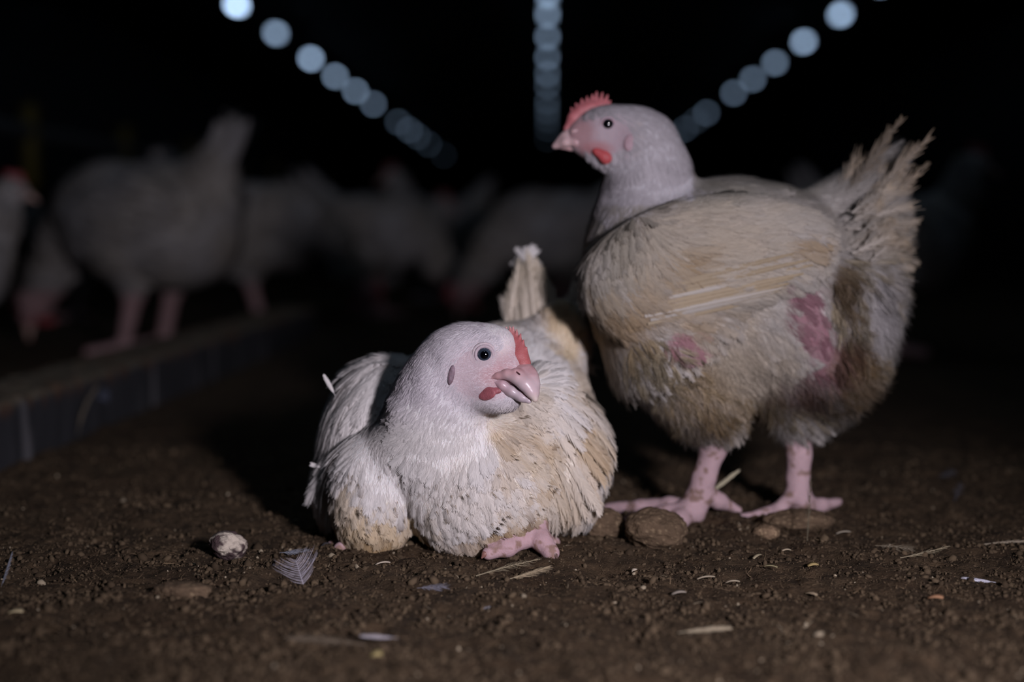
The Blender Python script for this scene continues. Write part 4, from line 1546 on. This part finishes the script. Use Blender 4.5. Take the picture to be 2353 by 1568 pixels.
def make_board():
    nl, prof = 520, [(0, -0.01), (0, 0.02), (0, 0.045), (0, 0.060), (0.002, 0.066), (0.007, 0.069), (0.03, 0.070), (0.06, 0.070), (0.09, 0.069), (0.1, 0.066), (0.104, 0.055), (0.104, -0.01)]
    # denser profile
    pp = []
    for (a, b) in zip(prof[:-1], prof[1:]):
        n = max(1, int(math.hypot(b[0] - a[0], b[1] - a[1]) / 0.004))
        for k in range(n):
            pp.append((a[0] + (b[0] - a[0]) * k / n, a[1] + (b[1] - a[1]) * k / n))
    pp.append(prof[-1])
    pp = np.array(pp)
    s = np.linspace(-0.75, 1.85, nl)
    V = A0[None, None] * [1, 1, 0] + s[:, None, None] * bd + pp[None, :, 0, None] * bn + pp[None, :, 1, None] * np.array([0, 0, 1.0])
    V = V.reshape(-1, 3)
    S = np.repeat(s, len(pp))
    Z = np.tile(pp[:, 1], nl)
    U = np.tile(pp[:, 0], nl)
    topm = smooth(0.058, 0.068, Z)
    nz = fbm(V, 0.02, 55, 3)
    V[:, 2] += topm * (nz - 0.5) * 0.010
    V += bn * ((vnoise(V * [1, 1, 0.2], 0.03, 60) - 0.5) * 0.003 * (1 - topm))[:, None]
    n = len(pp)
    i = (np.arange(nl - 1) * n)[:, None] + np.arange(n - 1)[None]
    i = i.ravel()
    Q = np.stack([i, i + n, i + n + 1, i + 1], 1)
    caps = []
    streak = vnoise(np.stack([S, np.zeros_like(S), Z * 0.09], 1), 0.012, 61)
    streak = smooth(0.72, 0.92, streak) * smooth(0.45, 0.75, vnoise(np.stack([S, Z * 0, Z * 0.3], 1), 0.04, 67))
    face = np.array((0.030, 0.030, 0.034)) * (0.7 + 0.7 * fbm(np.stack([S, S * 0, Z * 0.12], 1), 0.01, 63, 3))[:, None]
    face = face * (1 - streak[:, None] * 0.8) + np.array((0.20, 0.19, 0.20)) * streak[:, None] * 0.8
    rust = (smooth(0.045, 0.062, Z) * smooth(0.5, 0.7, vnoise(V, 0.02, 71)))[:, None]
    top = np.array((0.105, 0.085, 0.060)) * (0.6 + 0.9 * fbm(V, 0.01, 73, 3))[:, None]
    c = face * (1 - topm[:, None]) + top * topm[:, None]
    c = c * (1 - rust * 0.5) + np.array((0.10, 0.045, 0.022)) * rust * 0.5
    root = mesh_from('edging_board', V, Q, material('edging_board', 0.85, None, bump=[(500, 0.001, 0.6), (120, 0.002, 0.4)], spec=0.2), None, c, A0 * [1, 1, 0])
    tag(root, 'long low dark board edging the left area, brown litter caked along its top', 'board')


make_board()

# ------------------------------------------------------------------ feathers, droppings and clods on the floor
def ground_feather(px, py, ang, L, Wd, colr, label, lift=0.12, curl=0.1, rag=0.3, angle=32, B=34, height=0.0, bend=0.0, tint_tip=None, bw=0.5, world_dir=None, pos=None, nrm=None, K=4, name='feather'):
    """one feather lying on the litter; ang = direction of its tip, degrees from picture right"""
    r = np.random.default_rng(abs(int(px * 7 + py)))
    p = base_point(px, py) if pos is None else np.array(pos, float)
    if pos is None:
        p[2] = float(ground_z(p[:1], p[1:2])[0]) + 0.002 + height
    a = math.radians(ang)
    d = norm(rt * math.cos(a) + np.array([0, 1, 0]) * math.sin(a)) if world_dir is None else norm(world_dir)
    n = np.array([0, -0.9, 1.0]) if nrm is None else np.array(nrm, float)
    n = norm(n - d * (n @ d))
    R = Ribbons()
    c = np.array(colr)[None]
    R.feathers(p[None], d[None], n[None], L, Wd, c, B=B, lift=lift, curl=curl, dome=0.2, rag=rag, angle=angle, r=r, bw=bw, K=K, tip=None if tint_tip is None else np.array(tint_tip)[None], tipmix=None if tint_tip is None else np.array([0.8]))
    o = R.obj(name, M_FEATHER, None, p, cam_space=False)
    return tag(o, label, 'feather', 'feathers on the floor')


ground_feather(698, 1345, 105, 0.021, 0.040, (0.60, 0.55, 0.62), 'fluffy grey-white feather with open barbs lying before the sitting chicken at its left', lift=0.0, curl=0.15, rag=0.2, angle=58, B=24, bw=0.35, world_dir=np.array([-0.35, 0.45, 0.8]), nrm=np.array([0.1, -1, 0.45]), K=6)
ground_feather(650, 1276, 0, 0.020, 0.010, (0.30, 0.31, 0.36), 'small grey-blue feather beside the dark claw left of the sitting chicken', rag=0.3, B=26)
ground_feather(1110, 1325, 24, 0.042, 0.008, (0.36, 0.30, 0.20), 'thin straw-coloured feather with its tip raised, in front of the pink foot', lift=0.35, rag=0.6, angle=18, B=30, bw=0.3)
ground_feather(1175, 1330, 20, 0.026, 0.009, (0.52, 0.42, 0.28), 'cream curled feather next to the thin straw-coloured one by the pink foot', lift=0.3, curl=-0.1, rag=0.3, angle=20, B=30, bw=0.4)
ground_feather(965, 1350, 5, 0.018, 0.009, (0.24, 0.23, 0.27), 'small dull grey feather pressed into litter in front of the sitting breast', rag=0.4, B=20)
ground_feather(1855, 1250, 84, 0.030, 0.008, (0.34, 0.29, 0.20), 'short straw-coloured tuft standing upright below the standing foot', lift=1.6, rag=0.4, angle=18, B=26, bw=0.4)
ground_feather(2020, 1262, -30, 0.026, 0.012, (0.30, 0.25, 0.18), 'broken fanned half of a brown feather, right of the upright tuft', rag=0.6, angle=34, B=22, bw=0.35)
ground_feather(2080, 1288, 18, 0.034, 0.006, (0.36, 0.30, 0.20), 'thin curved straw-coloured feather right of the broken brown one', lift=0.2, curl=-0.1, rag=0.5, angle=18, B=30, bw=0.35)
ground_feather(2270, 1256, 6, 0.040, 0.005, (0.42, 0.35, 0.26), 'thin pale feather at the right edge of the picture', lift=0.15, rag=0.4, angle=16, B=30, bw=0.4)
ground_feather(2280, 1336, 158, 0.020, 0.006, (0.72, 0.70, 0.78), 'small bright white feather lying on bare litter at the right', rag=0.2, angle=18, B=30, bw=0.8)
ground_feather(1572, 1456, 12, 0.030, 0.006, (0.40, 0.33, 0.23), 'pale blurred feather close to the camera, below the standing chicken', lift=0.15, rag=0.3, angle=18, B=26, bw=0.7)
ground_feather(905, 1482, 172, 0.020, 0.0045, (0.46, 0.42, 0.44), 'blurred white quill tip close to the camera, lower left of centre', rag=0.2, angle=16, B=26, bw=0.8)
ground_feather(820, 1494, 168, 0.044, 0.010, (0.18, 0.14, 0.10), 'blurred brown feather lying flat behind the white quill tip', rag=0.4, B=26, bw=0.6)
ground_feather(4, 1352, 88, 0.018, 0.0035, (0.50, 0.52, 0.60), 'sliver of white feather standing at the left edge of the picture', lift=1.2, rag=0.2, angle=14, B=26, bw=0.9)
ground_feather(1110, 1394, 40, 0.006, 0.004, (0.45, 0.43, 0.46), 'tiny grey-white down speck in front of the sitting chicken', rag=0.3, B=12)
ground_feather(2195, 1150, 70, 0.018, 0.014, (0.22, 0.24, 0.32), 'small blurred bluish down tuft on the floor behind at the right', lift=0.8, rag=0.5, angle=50, B=18, bw=0.5)
ground_feather(2160, 1096, 30, 0.016, 0.012, (0.14, 0.15, 0.19), 'faint bluish down tuft farther back than the other at the right', lift=0.5, rag=0.5, angle=50, B=18, bw=0.5)
ground_feather(1636, 1128, 38, 0.026, 0.006, (0.50, 0.45, 0.32), 'stiff cream feather sticking up behind the near leg of the standing chicken', lift=0.9, rag=0.2, angle=16, B=26, bw=0.8,
               pos=to_world(P(1634, 1132, 1.234)), world_dir=(to_world(P(1684, 1082, 1.240)) - to_world(P(1634, 1132, 1.234))), nrm=-fw)
bfl = A0 + bd * 0.26
bfp = to_world(P(236, 975, 1.60))
# two feathers stuck to the face of the board
q0 = np.array([A0[0], A0[1], 0]) + bd * 0.225
ground_feather(0, 1, 0, 0.052, 0.010, (0.24, 0.20, 0.15), 'curved brownish feather hanging on the face of the dark board', pos=q0 + np.array([0.004, 0, 0.012]), world_dir=np.array([0.1, 0.35, 1.0]), nrm=bn * -1 + [0, -0.4, 0], lift=0.0, curl=-0.35, rag=0.3, angle=18, B=30, bw=0.6)
q1 = np.array([A0[0], A0[1], 0]) + bd * 0.30
ground_feather(0, 2, 0, 0.030, 0.026, (0.24, 0.26, 0.36), 'bluish white down feather caught on the face of the dark board', pos=q1 + np.array([0.004, 0, 0.040]), world_dir=np.array([0.1, 1.0, 0.05]), nrm=-bn + [0, -0.4, 0.3], lift=0.1, rag=0.5, angle=55, B=24, bw=0.6)


def clod(name, px, py, t_off, r3, label, category, colf, seed, rough=0.25, sink=0.35):
    """lumpy ball of dung or litter"""
    p = base_point(px, py)
    n1, n2 = 64, 96
    th = np.linspace(0, math.pi, n1)
    ph = np.linspace(0, 2 * math.pi, n2, endpoint=False)
    T, Pn = np.meshgrid(th, ph, indexing='ij')
    U = np.stack([np.sin(T) * np.cos(Pn), np.sin(T) * np.sin(Pn), np.cos(T)], 2).reshape(-1, 3)
    rad = 1 + rough * (fbm(U + seed, 0.9, seed, 3) - 0.5) * 2 + 0.35 * rough * (fbm(U + seed, 0.22, seed + 3, 2) - 0.5) * 2
    V = U * rad[:, None] * np.array(r3)
    c = p + np.array([0, t_off, r3[2] * (1 - sink)])
    Q = []
    i = np.arange(n1 - 1)[:, None] * n2 + np.arange(n2)[None]
    j = np.arange(n1 - 1)[:, None] * n2 + (np.arange(n2)[None] + 1) % n2
    Q = np.stack([i.ravel(), (i + n2).ravel(), (j + n2).ravel(), j.ravel()], 1)
    V = V + c
    o = mesh_from(name, V, Q, M_DUNG, None, colf(V, U), np.array([c[0], c[1], 0]))
    return tag(o, label, category, 'clods on the floor' if 'clod' in name else None)


def brownc(V, U):
    a = fbm(V, 0.005, 41, 3)[:, None]
    b = smooth(0.70, 0.78, vnoise(V, 0.0016, 43))[:, None]
    c = np.array((0.055, 0.036, 0.022)) * (1 - a) + np.array((0.15, 0.10, 0.062)) * a
    return c * (1 - b * 0.6) + np.array((0.28, 0.20, 0.12)) * b * 0.6


def dropc(V, U):
    a = smooth(0.50, 0.62, fbm(V, 0.008, 45, 3))[:, None] * smooth(0.3, 1.0, -U[:, 1] + 0.5)[:, None]
    return np.array((0.070, 0.045, 0.045)) * (1 - a) + np.array((0.52, 0.44, 0.36)) * a


clod('litter_clod', 1511, 1256, 0.020, (0.0255, 0.021, 0.0155), 'large round brown clod of litter before the near foot of the standing chicken', 'clod', brownc, 5)
clod('litter_clod', 1392, 1240, 0.02, (0.0175, 0.017, 0.0135), 'smaller brown clod between the sitting chicken and the large round clod', 'clod', brownc, 9)
clod('litter_clod', 1845, 1222, 0.014, (0.030, 0.018, 0.0095), 'low flat brown mound in front of the far foot of the standing chicken', 'clod', brownc, 14)
clod('litter_clod', 1768, 1242, 0.012, (0.010, 0.008, 0.006), 'small tan crumb cluster left of the low flat mound', 'clod', lambda V, U: brownc(V, U) * 1.8, 19)
clod('dropping', 516, 1290, 0.014, (0.0145, 0.013, 0.0115), 'dark round dropping capped with white on the floor left of the sitting chicken', 'dropping', dropc, 23, sink=0.25)
clod('litter_clod', 400, 1392, 0.02, (0.020, 0.014, 0.0065), 'low grey-brown lump in the litter at lower left', 'clod', lambda V, U: brownc(V, U) * 1.1, 27)


# wood shavings one can make out
def shaving(px, py, ang, L, Wd, colr, label):
    p = base_point(px, py)
    p[2] = float(ground_z(p[:1], p[1:2])[0]) + 0.0022
    a = math.radians(ang)
    d = norm(np.array([math.cos(a), math.sin(a), 0.12]))
    s = norm(np.cross(d, [0, -0.3, 1.0]))
    n = np.cross(s, d)
    V = []
    K = 7
    for k in range(K):
        u = k / (K - 1) - 0.5
        w = Wd * (1 - 1.5 * u * u)
        for sg in (-1, 1):
            for h in (0, 1):
                V.append(p + d * L * u + s * sg * w / 2 + n * (h * 0.0007 + 0.0016 * (1 - 4 * u * u)) * 0.8)
    V = np.array(V)
    Q = []
    for k in range(K - 1):
        b, e = 4 * k, 4 * k + 4
        Q += [[b, b + 2, e + 2, e], [b + 1, e + 1, e + 3, b + 3], [b, e, e + 1, b + 1], [b + 2, b + 3, e + 3, e + 2]]
    Q += [[0, 1, 3, 2], [4 * K - 4, 4 * K - 2, 4 * K - 1, 4 * K - 3]]
    o = mesh_from('wood_shaving', V, np.array(Q), M_CRUMB, None, np.tile(np.array(colr), (len(V), 1)), p)
    return tag(o, label, 'wood shaving', 'wood shavings on the floor')


for a in [
    (880, 1303, 8, 0.011, 0.0018, (0.50, 0.42, 0.33), 'pale shaving below the fold of the sitting breast'),
    (1458, 1306, 60, 0.006, 0.003, (0.52, 0.44, 0.34), 'small white chip below the large round clod'),
    (1622, 1331, 5, 0.013, 0.0018, (0.34, 0.28, 0.20), 'flat tan shaving, longest of those below the near standing leg'),
    (1684, 1334, -8, 0.010, 0.0016, (0.34, 0.28, 0.20), 'thin tan shaving just right of the longest flat one'),
    (1806, 1269, 5, 0.008, 0.002, (0.40, 0.32, 0.22), 'small tan shaving in front of the low flat mound'),
    (1740, 1284, 50, 0.011, 0.0026, (0.30, 0.25, 0.16), 'tilted olive-tan shaving, left of centre between mound and pit'),
    (1868, 1311, 5, 0.008, 0.004, (0.34, 0.25, 0.11), 'square yellow-brown chip above the dark pit'),
    (1864, 1358, -55, 0.011, 0.003, (0.34, 0.26, 0.17), 'tan chip leaning at the edge of the dark pit'),
    (1770, 1312, -40, 0.012, 0.0016, (0.26, 0.22, 0.12), 'greenish splinter left of the square yellow-brown chip'),
    (1938, 1228, 4, 0.012, 0.0014, (0.36, 0.31, 0.24), 'grey splinter on the floor right of the upright tuft'),
    (1560, 1362, 8, 0.010, 0.003, (0.26, 0.22, 0.18), 'dull grey chip nearer the camera than the flat tan shaving'),
    (2150, 1382, -25, 0.010, 0.005, (0.34, 0.18, 0.10), 'reddish brown chip below the bright white feather'),
    (865, 1522, 0, 0.007, 0.006, (0.34, 0.27, 0.12), 'blurred yellowish crumb close to the camera, below the white quill tip'),
    (36, 1425, 0, 0.010, 0.004, (0.42, 0.34, 0.20), 'pale yellow crumb near the left edge of the picture'),
]:
    shaving(*a)

# ------------------------------------------------------------------ other chickens in the dark
def q3(x, z, y=0.0):
    return (W / 2 + x, H / 2 - z, 3.3 + y / 1000.0)


def local(V):
    return V - np.array([0, 3.3, 0])


def make_far_hen(kind):
    """facing -x, feet on z = 0, millimetres"""
    root = bpy.data.objects.new('chicken', None)
    COL.objects.link(root)
    g = Sculpt(0.0035)
    hz = -55 if kind == 'sitting' else 0
    E = lambda x, z, y, r, **k: g.ell(q3(x, z + hz, y), r, **k)
    C = lambda pts, k=0.01: g.chain([(*q3(x, z + (hz if z > 70 else 0), y), rr) for (x, z, y, rr) in pts], k)
    E(10, 190, 0, (125, 88, 86), roll=4, k=0.03)
    E(-70, 195, 0, (68, 74, 82), k=0.03)
    E(60, 165, 0, (85, 78, 72), k=0.03)
    g.cap(q3(95, 215 + hz), q3(145, (310 if kind != 'sitting' else 300) + hz), 60, 17, k=0.03)
    for sy in (-1, 1):
        E(15, 205, sy * 72, (100, 24, 52), roll=6, k=0.008)
        if kind != 'sitting':
            C([(-5, 140, sy * 44, 48), (8, 105, sy * 42, 20), (12, 92, sy * 42, 13), (-8, 15, sy * 44, 10)], 0.012)
            for (tx, ty) in ((-62, sy * 30), (-50, sy * 72), (-58, sy * 50), (28, sy * 44)):
                C([(-8, 12, sy * 44, 11), (tx, 6, ty, 6)], 0.006)
        else:
            C([(-60, 12, sy * 50, 14), (-110, 7, sy * 50, 7)], 0.006)
    if kind == 'pecking':
        C([(-105, 205, 0, 52), (-150, 165, 0, 36), (-185, 110, 0, 30), (-205, 80, 0, 26)], 0.02)
        hd = np.array([-212.0, 66.0])
        fdir = np.array([-0.45, -0.9])
    else:
        C([(-90, 225, 0, 55), (-118, 275, 0, 36), (-126, 315, 0, 29)], 0.02)
        hd = np.array([-136.0, 330.0])
        fdir = np.array([-1.0, -0.12])
    fdir = fdir / np.linalg.norm(fdir)
    ud = np.array([-fdir[1], fdir[0]]) * (1 if fdir[0] < -0.4 else 1)
    if ud[1] < 0 and kind != 'pecking':
        ud = -ud
    if kind == 'pecking':
        ud = np.array([-0.9, 0.45])
    C([(hd[0], hd[1], 0, 25), (hd[0] + fdir[0] * 14, hd[1] + fdir[1] * 14, 0, 20)], 0.01)
    V, Q = g.build(lump=[(0.05, 0.003, 5)])
    V = local(V)
    V[:, 2] = np.maximum(V[:, 2], 0.0)
    N = vnormals(V, Q)
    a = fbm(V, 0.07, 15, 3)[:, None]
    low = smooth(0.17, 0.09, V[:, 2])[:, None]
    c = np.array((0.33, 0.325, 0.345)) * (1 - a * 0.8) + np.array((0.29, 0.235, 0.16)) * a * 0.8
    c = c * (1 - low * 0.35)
    leg = smooth(0.095, 0.080, V[:, 2])[:, None] if kind != 'sitting' else smooth(0.02, 0.012, V[:, 2])[:, None]
    c = c * (1 - leg) + np.array((0.30, 0.19, 0.19)) * leg
    hh = np.array([hd[0] + fdir[0] * 14, 0, hd[1] + hz + fdir[1] * 14]) / 1000
    fm = (1 - smooth(0.012, 0.024, np.linalg.norm(V - hh, axis=1)))[:, None]
    c = c * (1 - fm) + np.array((0.36, 0.13, 0.14)) * fm
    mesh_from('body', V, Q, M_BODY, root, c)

    def part(nm, pts, mat, colr, k=0.004, vox=0.0015, flat=1.0):
        b = Sculpt(vox)
        for pr in pts:
            b.chain([(*q3(x, z + hz, y), rr) for (x, z, y, rr) in pr], k)
        V, Q = b.build()
        V = local(V)
        return mesh_from(nm, V, Q, mat, root, np.tile(np.array(colr), (len(V), 1)))
    o2 = lambda s, u, y=0, rr=5: (hd[0] + fdir[0] * s + ud[0] * u, hd[1] + fdir[1] * s + ud[1] * u, y, rr)
    part('beak', [[o2(22, -2, 0, 10), o2(38, -6, 0, 6), o2(52, -13, 0, 2)]], M_BEAK, (0.50, 0.33, 0.28))
    part('comb', [[o2(28, 12, 0, 4), o2(15, 27, 0, 5), o2(-4, 30, 0, 4)]] + [[o2(s, 26, 0, 3), o2(s - 2, 38, 0, 1.5)] for s in (20, 13, 6, -1, -8)], M_COMB, (0.28, 0.06, 0.065))
    for sy in (-1, 1):
        part('wattle', [[o2(14, -20, sy * 7, 5), o2(10, -34, sy * 8, 6)]], M_COMB, (0.28, 0.055, 0.06))
        part('eye', [[o2(8, 4, sy * 20.5, 4.5), o2(8.5, 4, sy * 20.5, 4.5)]], M_EYE, (0.01, 0.01, 0.015), vox=0.001)
    # plumage and tail
    r = np.random.default_rng(19)
    R = Ribbons()
    zmin = 0.10 if kind != 'sitting' else 0.03
    p, n = scatter(V, Q, N, 0.010, 30000, lambda p, n: (p[:, 2] > zmin) & (np.linalg.norm(p - hh, axis=1) > 0.03), seed=3)
    d = np.tile(np.array([1.0, 0, -0.35]), (len(p), 1))
    up_t = smooth(0.08, 0.15, p[:, 0])[:, None]
    d = d * (1 - up_t) + np.array([0.7, 0, 0.8]) * up_t
    d = norm(d - n * np.sum(d * n, 1, keepdims=True))
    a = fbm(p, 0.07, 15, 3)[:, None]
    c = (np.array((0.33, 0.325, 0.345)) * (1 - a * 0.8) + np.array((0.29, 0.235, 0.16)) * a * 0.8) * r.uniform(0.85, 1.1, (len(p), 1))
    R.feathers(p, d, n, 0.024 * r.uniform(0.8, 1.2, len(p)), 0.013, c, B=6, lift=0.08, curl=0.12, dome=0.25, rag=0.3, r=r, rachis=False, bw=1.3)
    R.obj('plumage', M_FEATHER, root, None, cam_space=False)
    R = Ribbons()
    b0 = np.array([0.115, 0, (0.235 * 1000 + hz) / 1000])
    for k in range(12):
        sy = (k - 5.5) / 5.5
        d = norm(np.array([0.46 + r.uniform(-0.1, 0.1), sy * 0.16, 0.85]))
        nn = norm(np.array([0.2, sy, 0.1]))
        nn = norm(nn - d * (nn @ d))
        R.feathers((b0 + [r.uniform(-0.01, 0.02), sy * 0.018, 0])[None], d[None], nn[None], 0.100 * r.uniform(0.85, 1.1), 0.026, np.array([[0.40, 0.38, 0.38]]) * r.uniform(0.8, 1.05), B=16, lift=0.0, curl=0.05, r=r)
    R.obj('tail', M_FEATHER, root, None, cam_space=False)
    return root


protos = {k: make_far_hen(k) for k in ('standing', 'pecking', 'sitting')}
far = [  # kind, picture x, distance, heading (degrees, 0 = faces picture left), size, label
    ('pecking', 340, 2.85, -25, 1.38, 'largest blurred white chicken behind the dark board, rear turned this way, tail cocked high'),
    ('pecking', 585, 3.60, 196, 1.32, 'dim chicken behind the one with the cocked tail, neck stretched down to the right'),
    ('standing', -150, 2.50, 200, 0.95, 'chicken cut off by the left edge of the picture, red face turned inward'),
    ('pecking', 850, 4.1, 160, 1.25, 'dim grey-blue chicken right of the cocked tail, beyond the end of the board'),
    ('standing', 2040, 2.85, 172, 1.12, 'dark red-faced chicken half hidden behind the ragged tail of the standing one'),
    ('pecking', 1290, 3.7, 20, 1.25, 'faint brownish chicken hidden behind the neck of the standing one'),
    ('standing', 1010, 5.2, 30, 1.3, 'faint chicken far back in the dark, between the lamp rows left of centre'),
    ('sitting', 1160, 5.9, 160, 1.3, 'faint low chicken far back, directly behind the upright tail of the sitting one'),
    ('sitting', 905, 4.9, 190, 1.2, 'faint low chicken far back, above and behind the grey-blue one'),
    ('standing', 180, 4.0, 20, 1.0, 'dark chicken far behind the largest blurred one, near the red feeders at left'),
]
usedp = set()
for (kind, px_, t_, yaw_, sc_, lab) in far:
    o = protos[kind] if kind not in usedp else copy_tree(protos[kind])
    usedp.add(kind)
    o.name = 'chicken'
    g = to_world(P(px_, H / 2, t_))
    o.location = (g[0], g[1], 0.0)
    o.rotation_euler = (0, 0, math.radians(yaw_) + YAW)
    o.scale = (sc_, sc_, sc_)
    tag(o, lab, 'chicken', 'chickens in the dark background')

# feeder line at the left, hardly lit
M_PIPE = material('feeder_pipe', 0.6, (0.022, 0.026, 0.03))
M_YEL = material('yellow_plastic', 0.5, (0.07, 0.055, 0.005))
M_REDP = material('red_plastic', 0.5, (0.14, 0.012, 0.012))


def lathe(prof, seg=28):
    V, Q = [], []
    for (rr, z) in prof:
        for k in range(seg):
            a = 2 * math.pi * k / seg
            V.append((rr * math.cos(a), rr * math.sin(a), z))
    for i in range(len(prof) - 1):
        for k in range(seg):
            Q.append([i * seg + k, i * seg + (k + 1) % seg, (i + 1) * seg + (k + 1) % seg, (i + 1) * seg + k])
    return np.array(V), np.array(Q)


V, Q = lathe([(0.0001, 0), (0.022, 0), (0.022, 14), (0.0001, 14)])
V = V[:, [0, 2, 1]] * [1, 1, 1]
o = mesh_from('feed_pipe', V + [-1.52, 2.5, 0.535], Q[:, ::-1], M_PIPE, None, None, np.array([-1.52, 2.5, 0.535]))
tag(o, 'grey feed pipe running along the house behind the chickens at left', 'pipe')
for k in range(7):
    y = 4.22 + k * 0.95
    root = empty('pan_feeder', (-1.52, y, 0.20), 'red pan feeder with yellow drop tube, %s from the camera on the feed pipe' % ORD[k], 'feeder', 'pan feeders on the feed pipe')
    V, Q = lathe([(0.020, 0.12), (0.026, 0.125), (0.026, 0.40), (0.020, 0.42), (0.019, 0.12)])
    mesh_from('drop_tube', V, Q, M_YEL, root)
    V, Q = lathe([(0.001, 0.0), (0.14, 0.0), (0.165, 0.045), (0.160, 0.05), (0.135, 0.008), (0.05, 0.012), (0.03, 0.10), (0.022, 0.12)])
    mesh_from('pan', V, Q, M_REDP, root)
